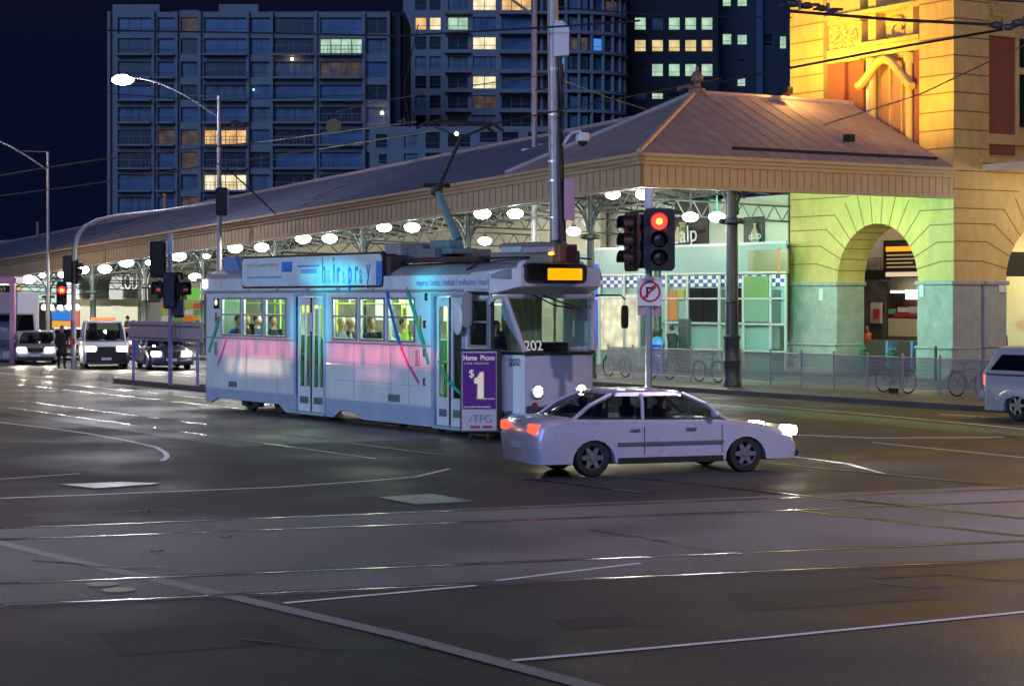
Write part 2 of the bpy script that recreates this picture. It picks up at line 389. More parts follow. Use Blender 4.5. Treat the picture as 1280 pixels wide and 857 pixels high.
for i in range(1, 42):                                       # standing seams
    u = i*.31
    if i % 2: continue
    f = min(1, u/5.9); p0 = Vector((u, -.12, FAS_T+.01)); p1 = Vector((max(u, 5.9) if u > 5.9 else u, -.12+5.12*f, FAS_T+2.53*f+.01))
    m.tube([p0, p1], .009, 4)
m.build('roof_seam', mat('seam', (.30, .24, .23), .6), aw)
m = MB()
k = 8
while k < 110: m.tube([(-.1, k, FAS_T+ez(k)+.02), (RU, k, rz_(k)+.02)], .014, 4); k += 4.0
m.build('roof_seam', mat('seam', (.30, .24, .23), .6), aw)
m = MB(); m.box(-.16, RU+.0, 0, .001, 0, .001)
m = MB(); m.tube([(RU, v0, rz_(v0)+.05), (RU, V2, rz_(V2)+.05)], .07, 6); m.build('ridge_cap', mat('ridge', (.55, .45, .40), .5, metal=.2), aw)
# cable tray on the hip roof
m = MB(); zt = FAS_T+.35
zt = FAS_T+.33
m.tube([(3.9, .45, zt), (12.6, .45, zt)], .055, 6)
for u in (4.1, 7, 10, 12.2): m.tube([(u, .45, zt-.08), (u, .45, zt+.02)], .06, 6)
m.build('roof_pipe', mat('dark_iron', (.02, .02, .022), .6), aw)
# ornament on the apex
m = MB(); x, y, z = 5.9, 5.0, 9.8
m.lathe([(.30, 0), (.30, .12), (.12, .2), (.10, .32), (.20, .42), (.22, .55), (.14, .68), (.05, .75), (.06, .85), (.01, .92)], (x+.1, y, z), 12)
m.tube([(x-.7, y, z+.08), (x-.35, y, z+.22), (x, y, z+.12)], .07, 6)
m.build('finial', mat('finial_zinc', (.22, .13, .11), .5), aw)
# ceiling of the awning, rafters and lattice trusses
m = MB(); st = [5, 20, 40, 60, 90, VE]; z5 = FAS_B+.05+ez(5)
m.face([(.12, .12, FAS_B+.05), (WALLX-.02, .12, FAS_B+.05), (WALLX-.02, 5, FAS_B+.9+ez(5)*.5), (RU, 5, FAS_B+1.9+ez(5)*.9)]); m.face([(.12, .12, FAS_B+.05), (RU, 5, FAS_B+1.9+ez(5)*.9), (.12, 5, z5)])
for a, b in zip(st, st[1:]):
    m.face([(.12, a, FAS_B+.05+ez(a)), (.12, b, FAS_B+.05+ez(b)), (RU, b, FAS_B+1.9+ez(b)*.9), (RU, a, FAS_B+1.9+ez(a)*.9)])
    m.face([(RU, a, FAS_B+1.9+ez(a)*.9), (RU, b, FAS_B+1.9+ez(b)*.9), (WALLX, b, FAS_B+.9+ez(b)*.5), (WALLX, a, FAS_B+.9+ez(a)*.5)])
m.build('soffit', SOFF, aw)
def sofz(u, v): return (FAS_B+.05)+(sofz(u, 5.0)-FAS_B-.05)*max(0, v)/5 if v < 4.99 else (FAS_B+.05+ez(v))+(1.85)*(u-.12)/(RU-.12) if u < RU else FAS_B+1.9+ez(v)*.9-(u-RU)/(WALLX-RU)
m = MB(); k = .9
while k < 100:
    m.tube([(.15, k, sofz(.15, k)-.08), (RU, k, sofz(RU, k)-.08), (WALLX, k, sofz(WALLX, k)-.08)], .05, 4); k += 1.45
m.build('rafter', TRUS, aw)
def truss(pa, pb, depth, n, nm='truss', r=.035):
    pa, pb = Vector(pa), Vector(pb); m = MB(); dn = Vector((0, 0, -depth))
    m.tube([pa, pb], r, 4); m.tube([pa+dn, pb+dn], r, 4)
    for i in range(n):
        a, b_ = pa.lerp(pb, i/n), pa.lerp(pb, (i+1)/n); c = (a+b_)/2+dn
        m.tube([a, c], r*.7, 4); m.tube([c, b_], r*.7, 4)
    return m.build(nm, TRUS, aw)
VC = [.5, 8.3, 16.5, 25.0, 33.3, 41.4, 48.9, 56.4, 63.7, 71.0, 79.0, 88.0]
CU = 3.9
for i, v in enumerate(VC):
    z = FAS_B-.05+ez(v)
    truss((CU, v, z+.75 if i == 0 else z+.55), (WALLX-(.1 if i else 3.0), v, z+(.78 if i == 0 else .35)), .55, 12 if i < 4 else 7)
    if i+1 < len(VC):
        v2 = VC[i+1]; z2 = FAS_B-.05+ez(v2); truss((CU, v, z+.5), (CU, v2, z2+.5), .5, 10 if i < 4 else 6)
    truss((.2, v, z+.15), (CU, v, z+.9), .14, 5)
# ---------------- columns
def column(v, u, label, big=False):
    z = FAS_B-.05+ez(v)
    t = thing('awning_column', label, 'column', S(u, v, .13), ROT, 'iron columns carrying the awning')
    H = z-.13+.5; r = .20 if big else .155
    m = MB(); rg = z-.9-.13
    m.lathe([(r*1.55, 0), (r*1.55, .12), (r*1.3, .2), (r*1.3, .75), (r*1.45, .8), (r*1.3, .88), (r*1.2, 1.45), (r*1.35, 1.5), (r*1.35, 1.56), (r*1.05, 1.62),
             (r*1.02, 2.6), (r*1.18, 2.64), (r*1.0, 2.7), (r*.92, rg-.12), (r*1.15, rg-.08), (r*1.0, rg), (r*.8, rg+.1), (r*.8, H)], n=16)
    m.build('shaft', IRON, t, smooth=1)
    m = MB(); m.lathe([(r*.9, rg-.1), (r*1.8, rg-.06), (r*1.8, rg+.06), (r*1.1, rg+.1)], n=12)
    for a in range(4):
        c, s_ = math.cos(a*math.pi/2), math.sin(a*math.pi/2); m.ball((c*r*2.1, s_*r*2.1, rg), .09, n=8)
    m.build('capital', IRON, t, smooth=1)
    for dx, dy in ((0, 1), (1, 0)) if big else ((0, 1), (0, -1), (1, 0), (-1, 0)):
        m = MB(); L = 1.15; pts = []
        for j in range(9):
            a = j/8*math.pi/2; d = L*(1-math.cos(a)); h = rg+.15+(H-rg-.25)*math.sin(a); pts.append((dx*(r*.7+d), dy*(r*.7+d), h))
        m.tube(pts, .05, 5); m.tube([(dx*r*.7, dy*r*.7, H-.08), (dx*(L+r*.7), dy*(L+r*.7), H-.08)], .04, 4)
        for j in (3, 5): m.tube([pts[j], (dx*(r*.7), dy*(r*.7), pts[j][2]+.35)], .025, 4)
        m.build('bracket', IRON, t)
    return t
ORD = ['thick dark iron column nearest the red signal, beside the mesh fence', 'green-lit iron column just right of the tram front', 'iron awning column seen above the tram roof behind the pantograph', 'iron awning column above the tram roof left of the pantograph',
       'iron awning column above the right end of the tram roof advert', 'iron awning column behind the left part of the tram roof advert', 'iron awning column just left of the rear of the tram', 'iron column behind the signal post left of the tram', 'iron awning column beside the round pale shop sign', 'iron column behind the curved mast arm pole', 'iron column between the truck and the curved pole', 'iron column farthest left above the truck']
for i, v in enumerate(VC): column(v, CU, ORD[i], i == 0)
column(12.4, 9.8, 'slimmer inner column under the awning behind the tall steel pole'); column(50, 9.5, 'slimmer inner column beside the pale shop sign')
# ---------------- globe lamps under the awning, each where the photo shows it
GL = emis('lamp_globe', (1, 1, .96), 26)
def globe(px, py, u, i, wpx=24):
    v = vS(px, u); z = zS(u, v, py); Y = S(u, v).y; r = wpx*.66/F*Y/2
    t = thing('awning_lamp', LAMPL[i], 'lamp', S(u, v, z), ROT, 'white lamps under the awning')
    m = MB(); m.lathe([(.001, -r*.62), (r*.5, -r*.55), (r*.85, -r*.3), (r, 0), (r*.9, r*.25), (r*.45, r*.5), (.001, r*.55)], n=16); m.build('globe', GL, t, smooth=2)
    m = MB(); h = max(.15, sofz(u, v)-z); m.lathe([(r*.5, r*.45), (r*.35, r*.75), (.03, r*.95), (.025, h)], n=8); m.build('lamp_stem', TRUS, t)
    l = lamp('POINT', (0, 0, -r*.9-.06), 0.9*LPOW*(Y/80)**.5, (1, .98, .90), .18, t)
    return t
LPOW = 260
GP = [(36, 349, 3, 26), (53, 344, 1.8, 13), (79, 343, 1.8, 20), (103, 337, 1.8, 26), (131, 336, 1.8, 26), (158, 328, 1.8, 28), (187, 328, 1.8, 16), (223, 320, 1.8, 30), (244, 346, 7, 24), (258, 320, 1.8, 14), (294, 310, 1.8, 28), (327, 309, 1.8, 27),
      (379, 298, 1.8, 30), (412, 298, 1.8, 29), (480, 284, 1.8, 29), (515, 284, 1.8, 30), (603, 267, 1.8, 33), (644, 267, 1.8, 31), (606, 301, 8.5, 26), (717, 289, 8.5, 27), (766, 243, 2.4, 29), (805, 243, 1.0, 33), (863, 271, 7.5, 31), (896, 271, 6.6, 32)]
LAMPL = ['large awning lamp above the truck box at far left', 'small round awning lamp just left of the red pedestrian signal', 'awning lamp directly above the red-lit signal head', 'awning lamp right beside the curved mast arm pole', 'awning lamp second to the right of the curved mast pole', 'awning lamp third to the right of the curved mast pole',
         'narrow awning lamp beside the dark backed signal head', 'awning lamp just right of the slim signal post', 'inner greenish awning lamp just left of the tram rear', 'small awning lamp above the rear corner of the tram', 'awning lamp above the left end of the tram advert', 'awning lamp, second one above the left end of the tram advert',
         'left one of the lamp pair above the middle of the tram advert', 'right one of the lamp pair above the middle of the tram advert', 'awning lamp above the right end of the tram advert', 'awning lamp between tram advert and pantograph arm', 'bright lamp right of the pantograph arm', 'bright lamp left of the tall steel pole',
         'lower inner lamp just above the front of the tram roof', 'inner lamp just right of the tall steel pole', 'lamp beside the green column, left of the red signal', 'lamp directly above the red traffic signal', 'left lamp of the pair left of the thick column', 'right lamp of the pair, touching the thick column']
for i, (x, y, u, wp) in enumerate(GP): globe(x, y, u, i, wp)

# ================================================================ SHOPS UNDER THE AWNING
CREAM = mat('cream_wall', (.62, .58, .44), .6, noise=.08, nscale=.6)
def SP(px, py, u): v = vS(px, u); return v, zS(u, v, py)
UW = 12.6
sh = thing('shop_row', 'row of pale shopfronts along the back of the awning', 'shops', E0, ROT)
m = MB(); m.box(UW, UW+.3, 20.2, 130, .13, 7.2); m.build('back_wall', CREAM, sh)
def panel(px0, px1, pyt, pyb, mt, nm, parent=None, u=UW, th=.06, out=0.0, pyref=None):
    v0, v1 = vS(px1, u-out), vS(px0, u-out); vm = (v0+v1)/2
    zt, zb = zS(u, vm, pyt), zS(u, vm, pyb)
    m = MB(); m.box(u-out-th, u-out, v0, v1, max(zb, .14), zt); return m.build(nm, mt, parent or sh), v0, v1, zb, zt
GREYB = mat('sign_band_grey', (.16, .17, .16), .6); WARMW = mat('warm_board', (.75, .72, .50), .6)
panel(94, 172, 352, 372, GREYB, 'sign_band'); panel(94, 172, 374, 382, mat('awning_blind', (.7, .66, .40), .7), 'blind', out=.4)
panel(30, 92, 342, 378, emis('shop_light_panel', (.75, 1, .85), .75), 'window'); panel(30, 60, 333, 341, emis('fascia_light_warm', (1, .85, .45), .7), 'sign_band')
panel(-30, 30, 333, 378, emis('fascia_light_warm', (1, .85, .45), .7), 'window')
panel(100, 172, 383, 412, emis('cream_lit_window', (1, .97, .68), .72), 'window')
panel(174, 184, 352, 378, mat('white_panel', (.75, .78, .78), .5), 'pilaster'); panel(186, 200, 355, 378, GREYB, 'sign_band')
panel(234, 262, 360, 375, emis('green_sign_light', (.25, .75, .10), .55), 'green_sign'); panel(200, 262, 354, 359, mat('white_panel', (.75, .78, .78), .5), 'sign_band')
panel(188, 205, 378, 402, mat('white_panel', (.75, .78, .78), .5), 'door')
m = MB(); v, z = SP(146, 366, UW-.1); m.lathe([(.001, 0), (1.15, 0), (1.15, .06), (.001, .06)], (UW-.2, v, z), 24, 'x'); m.build('round_sign', emis('round_sign', (1, 1, .95), .6), sh)
m = MB(); v, z = SP(90, 367, UW-.1); m.lathe([(.001, 0), (1.5, 0), (1.5, .06), (.001, .06)], (UW-.2, v, z), 24, 'x'); m.build('round_sign', emis('round_sign_bright', (1, 1, .98), 1.4), sh)
v, z = SP(150, 362, UW-.3); text('LOU', 1.5, (UW-.3, v, z), (0, -1, 0), (0, 0, 1), emis('letter_white', (1, 1, .95), .9), sh)
# shelves of goods behind the signal posts
rnd = random.Random(5)
cols = [(.8, .25, .03), (.75, .4, .05), (.35, .5, .05), (.8, .1, .08), (.7, .65, .5), (.15, .35, .1)]
for r in range(4):
    for c in range(9):
        x0 = 203+c*6.6; y0 = 379+r*8; ccol = cols[(c//2+r*2) % 6]
        if x0 > 258: continue
        panel(x0, x0+5.6, y0, y0+6.5, emis('goods_%d' % ((c//2+r*2) % 6), ccol, .45), 'shelf_goods', out=.1)
# illuminated advert board near the pedestrian
ab = thing('advert_board', 'blue and orange lit advert board behind the standing pedestrian', 'advert board', E0, ROT)
def onb(px0, px1, a, b, mt, nm, u, out=0): return panel(px0, px1, a, b, mt, nm, ab, u=u, out=out)
onb(64, 100, 386, 440, mat('board_frame', (.30, .30, .30), .5), 'frame', 11.2); onb(66, 88, 389, 400, emis('ad_blue', (.03, .18, .6), 1.1), 'poster', 11.2, .08)
onb(66, 88, 401, 410, emis('ad_orange', (1, .45, .08), .8), 'poster', 11.2, .08); onb(89, 99, 389, 410, emis('ad_red', (.9, .15, .10), .8), 'poster', 11.2, .08)
for px in (55, 64, 75, 86, 96):
    v, z = SP(px, 384, 11.0); m = MB(); m.ball((11, v, z), .2, n=8); m.build('board_lamp', emis('board_lamp', (1, 1, .9), 8), ab)
# ---------------- glass kiosk building with the blue and white chequer band
TEAL = mat('teal_panel', (.20, .38, .34), .35, noise=.06, nscale=1); FR = mat('window_frame_grey', (.45, .52, .50), .4, metal=.2)
DARKG = mat('dark_glass', (.015, .02, .022), .08); MIDG = mat('mid_glass', (.10, .14, .14), .12)
ks = thing('police_kiosk', 'glass and teal panelled kiosk with a blue and white chequer band', 'kiosk', E0, ROT)
KU = 12.2
def kp(px0, px1, a, b, mt, nm, out=0.0, th=.06): return panel(px0, px1, a, b, mt, nm, ks, u=KU, out=out, th=th)
m = MB(); m.box(KU+.02, KU+.7, 8.6, 22.5, .13, 4.75); m.build('wall', TEAL, ks)
kp(742, 984, 309, 341, TEAL, 'upper_panel'); kp(742, 984, 306, 309, FR, 'top_rail', .06)
kp(742, 984, 341, 343.5, FR, 'rail', .07)
kp(936, 986, 312, 342, mat('olive_glass', (.20, .22, .10), .2), 'upper_window', .065); kp(973, 976, 310, 342, emis('orange_mullion', (1, .45, .08), .6), 'mullion', .07)
v0, v1 = vS(984, KU), vS(742, KU); n = 46; W1, W2 = MB(), MB(); z1, z0 = zS(KU, 14, 345), zS(KU, 14, 358.5)
for i in range(n):
    a = v0+(v1-v0)*i/n; b_ = v0+(v1-v0)*(i+1)/n
    for j in range(3):
        c, d = z0+(z1-z0)*j/3, z0+(z1-z0)*(j+1)/3
        (W1 if (i+j) % 2 else W2).box(KU-.10, KU-.02, a, b_, c, d)
ch = W1.build('chequer_band', mat('chequer_blue', (.01, .05, .30), .4), ks); W2.build('chequer_band', mat('chequer_white', (.75, .8, .82), .4), ks)
kp(742, 984, 359, 404, TEAL, 'lower_panel')
for a, b in ((862, 880), (881, 899)): kp(a, b, 360, 402, DARKG, 'window', .065)
kp(903, 914, 362, 402, MIDG, 'window', .065); kp(917, 929, 360, 373, DARKG, 'window', .065); kp(921, 930, 375, 402, DARKG, 'window', .065)
kp(836, 847, 362, 400, emis('kiosk_orange', (.75, .28, .02), .5), 'poster', .065); kp(848, 856, 362, 374, emis('kiosk_green', (.5, .6, .05), .5), 'poster', .065)
kp(932, 962, 345, 372, mat('green_pane', (.16, .30, .12), .2), 'window', .11); kp(932, 962, 374, 402, mat('green_pane2', (.18, .32, .24), .2), 'window', .11)
kp(966, 976, 362, 436, MIDG, 'window', .065)
LITP = emis_noise('lit_frosted_glass', (1, .98, .66), (.42, .38, .24), .95, 2.2)
kp(752, 780, 368, 437, LITP, 'lit_window', .065); kp(782, 800, 368, 437, LITP, 'lit_window', .065); kp(800, 806, 368, 432, MIDG, 'window', .065)
for px in (750, 781, 800, 834, 860, 900, 916, 930, 964, 983): kp(px-1.2, px+1.2, 344, 462, FR, 'mullion', .12)
kp(742, 984, 372, 374, FR, 'rail', .12); kp(835, 984, 403, 405.5, FR, 'rail', .12); kp(835, 984, 436, 438, FR, 'rail', .12)
kp(738, 746, 330, 430, emis('blue_neon', (.05, .10, .9), 1.2), 'blue_sign', .1)
# posters and pale boards above the kiosk
up = thing('upper_boards', 'pale boards and dark bottle posters above the kiosk', 'billboard', E0, ROT)
def ub(px0, px1, a, b, mt, nm, out=0.0): return panel(px0, px1, a, b, mt, nm, up, u=13.4, out=out)
ub(740, 986, 252, 310, mat('upper_cream', (.68, .66, .56), .6), 'board'); ub(845, 886, 250, 309, mat('poster_dark', (.03, .015, .018), .5), 'poster', .07)
ub(742, 780, 268, 309, mat('curtain_white', (.7, .68, .62), .8), 'curtain', .07); ub(931, 956, 271, 307, mat('poster_black', (.03, .035, .045), .5), 'poster', .07)
for px, w_, y0, y1, nm in ((854, 11, 278, 304, 'a'), (943.5, 4.5, 279, 305, 'b')):
    v = vS(px, 13.2); zb, zt = zS(13.2, v, y1), zS(13.2, v, y0); hw = w_/F*S(13.2, v).y/.87; m = MB(); H = zt-zb
    m.lathe([(hw*.55, 0), (hw, H*.12), (hw, H*.45), (hw*.8, H*.62), (hw*.35, H*.78), (hw*.33, H*.88), (hw*.42, H*.9), (hw*.42, H)], (13.2, v, zb), 14)
    m.build('painted_bottle', mat('bottle_cream', (.62, .46, .30), .6), up, smooth=1)
for px, py, sz in ((841, 305, .95), (937, 300, .42)):
    v, z = SP(px, py, 12.9); text('dɘlp' if 0 else 'dalp', sz, (12.85, v, z), (0, -1, .12), (-.05, 0, 1), mat('letter_plain_white', (.8, .8, .8), .5), up)
# ================================================================ STATION BUILDING
AMB = 1700; GRN = 2300
STONE = mat('station_render', (.54, .38, .14), .75, noise=.16, nscale=2.2, bump=.5, stretch=(1, 1, .45))
DADO = mat('dado_bluestone', (.30, .31, .30), .7, noise=.22, nscale=2.2, bump=.4)
BRICK = mat('station_brick', (.24, .075, .045), .8, noise=.12, nscale=6)
JOINT = mat('stone_joint', (.20, .12, .05), .9)
sb = thing('station_building', 'ochre rusticated station building with arches and grey stone base', 'building', E0, ROT)
BV = 8.4; HT = 22.0
def bm_(): return MB()
W = WALLX
# --- street face (u = W), from v=0 (corner) to BV ; arch opening
AC, AR, SPR = 3.75, 2.05, 3.32
DZ = 3.45
TH = 1.3
def archwall(m, P, a0, a1, z0, z1, c, r, spr, th, n=24):
    """P(a, d, z): a along wall, d depth. solid wall a0..a1, z0..z1 with arched opening"""
    def q(a, b, z_a0, z_a1, z_b0, z_b1):
        for d, fl in ((0, 0), (th, 1)):
            pts = [P(a, d, z_a0), P(b, d, z_b0), P(b, d, z_b1), P(a, d, z_a1)]; m.face(pts if not fl else pts[::-1])
    q(a0, c-r, z0, z1, z0, z1); q(c+r, a1, z0, z1, z0, z1)
    for i in range(n):
        t0, t1 = math.pi-math.pi*i/n, math.pi-math.pi*(i+1)/n
        x0, x1 = c+r*math.cos(t0), c+r*math.cos(t1); y0, y1 = spr+r*math.sin(t0), spr+r*math.sin(t1)
        q(x0, x1, y0, z1, y1, z1); m.face([P(x0, 0, y0), P(x0, th, y0), P(x1, th, y1), P(x1, 0, y1)])
    for x in (c-r, c+r): m.face([P(x, 0, z0), P(x, th, z0), P(x, th, spr), P(x, 0, spr)])
    for a in (a0, a1): m.face([P(a, 0, z0), P(a, th, z0), P(a, th, z1), P(a, 0, z1)])
    m.face([P(a0, 0, z1), P(a1, 0, z1), P(a1, th, z1), P(a0, th, z1)])
PA = lambda a, d, z: (W+d, a, z)
m = bm_(); archwall(m, PA, 0.0, BV, DZ, 7.6, AC, AR, DZ, TH); m.build('arch_wall', STONE, sb)
# dado piers below the spring
for a0, a1 in ((0.0, AC-AR), (AC+AR, BV)):
    m = bm_()
    m.prism([(W-.10, a0-.02, .13), (W-.10, a1-(.0 if a0 == 0 else 0), .13), (W+TH, a1, .13), (W+TH, a0-.02, .13)], (0, 0, 1.05))
    m.box(W-.04, W+TH, a0, a1, 1.18, DZ-.1); m.box(W-.12, W+TH+.05, a0-.06, a1+.06, DZ-.12, DZ+.02); m.box(W-.15, W+TH, a0-.04, a1+.04, 1.16, 1.25)
    m.box(W-.22, W+TH, a0-.05, a1+.05, .13, .35)
    m.build('stone_base', DADO, sb, bevel=.03)
# horizontal joints and voussoir joints
def hj(m, a0, a1, z, P=None, w_=.035): 
    p = P or PA
    x = [p(a0, -.006, z), p(a1, -.006, z), p(a1, -.006, z+w_), p(a0, -.006, z+w_)]; m.prism(x, Vector(p(0, .005, 0))-Vector(p(0, 0, 0)))
def voussoirs(m, P, c, r, spr, a0, a1, ztop, N=15, ro=1.75):
    rb = r+1.2
    for i in range(1, N):
        t = math.pi*i/N; ca, sa = math.cos(t), math.sin(t); p0 = (c+r*ca, spr+r*sa)
        p1 = (c+rb*ca, spr+rb*sa)
        n = (-sa*.018, ca*.018)
        pts = [P(p0[0]-n[0], -.006, p0[1]-n[1]), P(p0[0]+n[0], -.006, p0[1]+n[1]), P(p1[0]+n[0], -.006, p1[1]+n[1]), P(p1[0]-n[0], -.006, p1[1]-n[1])]
        m.prism(pts, Vector(P(0, .005, 0))-Vector(P(0, 0, 0)))
        if abs(ca) > .62:
            if ca < 0 and p1[0] > a0: hj(m, a0, p1[0]+.01, p1[1]-.018, P)
            if ca > 0 and p1[0] < a1: hj(m, p1[0]-.01, a1, p1[1]-.018, P)
    k = spr+rb*math.sin(math.pi*4/N)+.62
    while k < ztop:
        h = k-spr; x = math.sqrt(max(0, rb*rb-h*h))
        if x > .5:
            hj(m, a0, c-x-.25, k, P)
            if c+x+.25 < a1: hj(m, c+x+.25, a1, k, P)
        else: hj(m, a0, a1, k, P)
        k += .62
m = bm_(); voussoirs(m, PA, AC, AR, DZ, 0, BV, 7.5); m.build('stone_joint', JOINT, sb)
m = bm_()
for i in range(1, 16):                                          # joints across the soffit of the arch
    t = math.pi*i/15; x, z = AC+(AR-.006)*math.cos(t), DZ+(AR-.006)*math.sin(t)
    m.tube([(W, x, z), (W+TH, x, z)], .014, 4)
m.build('stone_joint', JOINT, sb)
# --- upper street face: piers, recessed bay with brick, columns and window
m = bm_()
m.box(W, W+1.2, 0, 1.63, 7.6, HT); m.build('pier', STONE, sb); m = bm_(); m.box(W, W+1.2, 6.55, BV, 7.6, HT)
m.build('pier', STONE, sb)
m = bm_(); m.box(W+.55, W+1.2, 1.63, 6.55, 7.0, HT); m.build('bay_wall', STONE, sb)
m = bm_()
k = 7.9
while k < HT: 
    for a0, a1 in ((-.0, 1.63), (6.55, BV)): hj(m, a0, a1, k, None, .045)
    k += .62
m.build('stone_joint', JOINT, sb)
zA = zS(W, 5.3, 77)      # top of the brick
m = bm_(); m.box(W+.25, W+.6, 1.63, 2.15, 7.6, zS(W, 1.9, 60)); m.build('brick_panel', BRICK, sb); m = bm_(); m.box(W+.12, W+.6, 5.55, 6.45, 7.6, zA); m.box(W+.30, W+.6, 4.75, 5.55, 7.6, zA); m.build('brick_panel', BRICK, sb)
m = bm_()                                                         # relief panel of scrolled ornament
rnd = random.Random(9)
zr0, zr1 = zS(W, 5.8, 59), zS(W, 5.8, 32)
m.box(W+.10, W+.6, 4.75, 6.5, zA+.02, zr0-.05); m.box(W+.12, W+.6, 4.75, 6.5, zr1+.05, HT)
m.build('string_course', STONE, sb)
m = bm_(); m.box(W+.2, W+.5, 4.75, 6.5, zr0-.1, zr1+.1)
for i in range(34):
    a = 4.9+rnd.random()*1.5; z = zr0+.05+rnd.random()*(zr1-zr0-.1); r_ = .05+rnd.random()*.09
    m.tube([(W+.19, a+r_*math.cos(t_), z+r_*math.sin(t_)) for t_ in [q*.9 for q in range(6)]], .028, 5)
m.build('carved_relief', STONE, sb)
# window bay
zw1 = zS(W, 3.3, 73); zw0 = 7.6
GOLD = mat('bay_wood', (.40, .20, .10), .6)
m = bm_(); m.box(W+.50, W+.56, 2.5, 4.1, zw0, zw1); m.build('window', GOLD, sb)
m = bm_(); m.box(W+.40, W+.56, 2.9, 2.96, zw0, zw1); m.box(W+.40, W+.56, 3.5, 3.56, zw0, zw1); m.box(W+.30, W+.56, 2.4, 4.2, zw1, zw1+.16); m.build('window_frame', STONE, sb)
for a in (2.38, 4.22):
    m = bm_(); r_ = .15; m.lathe([(r_*1.3, zw0), (r_*1.3, zw0+.3), (r_, zw0+.4), (r_*.92, zw1-.25), (r_*1.2, zw1-.2), (r_*1.5, zw1-.02), (r_*1.5, zw1+.1)], (W+.25, a, 0), 14); m.build('bay_column', STONE, sb, smooth=1)
m = bm_()                                                          # swan-neck pediment
pts = []
for i in range(17):
    t = i/16; a = 4.75-t*2.75; z = zS(W, a, 108)+(.95*math.sin(math.pi*t)**1.6); pts.append((W+.02, a, z))
m.tube(pts, .15, 8); m.tube([(W+.2, 4.75, pts[0][2]-.1), (W+.2, 2.0, pts[-1][2]-.1)], .1, 6) if 0 else None
m.build('pediment', STONE, sb, smooth=1)
m = bm_(); ze = zw1+.16
m.box(W+.1, W+.6, 1.63, 4.75, ze, ze+.35); m.box(W-.05, W+.6, 1.63, 4.75, ze+.35, ze+.5)
m.box(W+.15, W+.6, 2.1, 2.45, ze+.5, HT); m.box(W+.15, W+.6, 3.95, 4.35, ze+.5, HT); m.box(W+.02, W+.6, 1.63, 6.55, zS(W, 3, 12), zS(W, 3, 6))
m.build('entablature', STONE, sb)
m = bm_()                                                          # carved cartouche
cz = zS(W, 3.4, 38)
for r_ in (.42, .30): m.tube([(W+.5, 3.25+r_*math.cos(q*math.pi/8), cz+r_*1.1*math.sin(q*math.pi/8)) for q in range(17)], .09, 6)
m.box(W+.42, W+.58, 3.15, 3.4, cz-1.0, cz-.4); m.tube([(W+.5, 2.85, cz-.5), (W+.5, 3.0, cz-.9), (W+.5, 3.3, cz-1.0)], .07, 6)
m.build('carved_relief', STONE, sb)
m = bm_(); m.box(W+.3, W+.56, 4.42, 4.62, zw0, zw1+.1); m.build('window_frame', mat('white_frame', (.7, .66, .55), .5), sb)
# --- corner face (v = 0), going right
PB = lambda a, d, z: (W+a, d, z)
PW = 2.45                                                         # pier width on the corner face
m = bm_(); archwall(m, PB, TH+.002, 12, DZ, 7.45, PW+2.1, 2.1, DZ, TH); m.build('arch_wall', STONE, sb)
for a0, a1 in ((TH+.1, PW), (PW+4.2, PW+6.6)):
    m = bm_(); m.box(W+a0, W+a1, -.04, TH-.1, 1.2, DZ-.1); m.box(W+a0, W+a1+.06, -.12, TH, DZ-.12, DZ+.02); m.box(W+a0, W+a1, -.10, TH-.05, .13, 1.18)
    m.build('stone_base', DADO, sb, bevel=.03)
m = bm_(); voussoirs(m, PB, PW+2.1, 2.1, DZ, 0, 12, 7.4); m.build('stone_joint', JOINT, sb)
m = bm_(); m.box(W+1.21, W+1.65, .001, 1.2, 7.6, HT); m.build('pier', STONE, sb)
zl = zS(W+2, 0, 190)
m = bm_(); m.box(W+1.3, W+12, .25, 1.3, 7.45, HT); m.build('bay_wall', STONE, sb)
zb0, zb1 = zS(W+2.5, 0, 168), zS(W+2.5, 0, 46)
m = bm_(); m.box(W+1.7, W+3.0, .12, .3, zb0, zb1); m.box(W+1.7, W+3.0, .10, .3, zl-.05, zl+.35); m.build('brick_panel', BRICK, sb)
m = bm_(); m.box(W+1.65, W+12, .02, .3, zb0-.35, zb0); m.box(W+1.2, W+12, -.18, .3, 7.45, 7.62); m.box(W+1.65, W+12, .0, .3, zl-.5, zl-.25); m.box(W+1.65, W+3.1, .02, .3, zb1, zb1+.3); m.build('string_course', STONE, sb)
m = bm_(); m.box(W+3.1, W+4.6, .15, .3, zb0+.3, zb1); m.build('window', DARKG, sb)
m = bm_(); m.box(W+3.05, W+3.15, .05, .3, zb0, zb1); m.box(W+3.1, W+4.6, .08, .3, zS(W+3, 0, 92), zS(W+3, 0, 84)); m.build('window_frame', STONE, sb)
m = bm_(); k = 7.9
while k < HT: hj(m, 0.0, 1.65, k, PB, .045); k += .62
m.build('stone_joint', JOINT, sb)
m = bm_(); rnd = random.Random(2)
zr0 = zb1+.35
for i in range(5):
    for s_ in (-1, 1):
        c = W+2.35+s_*.28*(i % 2+.5); z = zr0+.25+i*.22; r_ = .13
        m.tube([(c+r_*math.cos(q*.8)*s_, .22, z+r_*math.sin(q*.8)) for q in range(7)], .035, 5)
m.build('carved_relief', STONE, sb)
m = bm_(); m.box(W+1.22, W+14, TH+.02, BV-.1, 7.6, HT); m.build('core', STONE, sb)
# small enamel plates on the base
for px, py, nm in ((1253, 358, 'b'), (1152, 363, 'a'), (1026, 368, 'a')):
    m = bm_()
    if nm == 'b': a = uS(px, -.08)-W; z = zS(W+a, -.08, py); m.box(W+a-.16, W+a+.16, -.09, -.05, z-.2, z+.2)
    else: a = vS(px, W-.08); z = zS(W-.08, a, py); m.box(W-.09, W-.03, a-.1, a+.1, z-.22, z+.22)
    m.build('wall_plate', mat('plate', (.55, .58, .62), .5), sb)
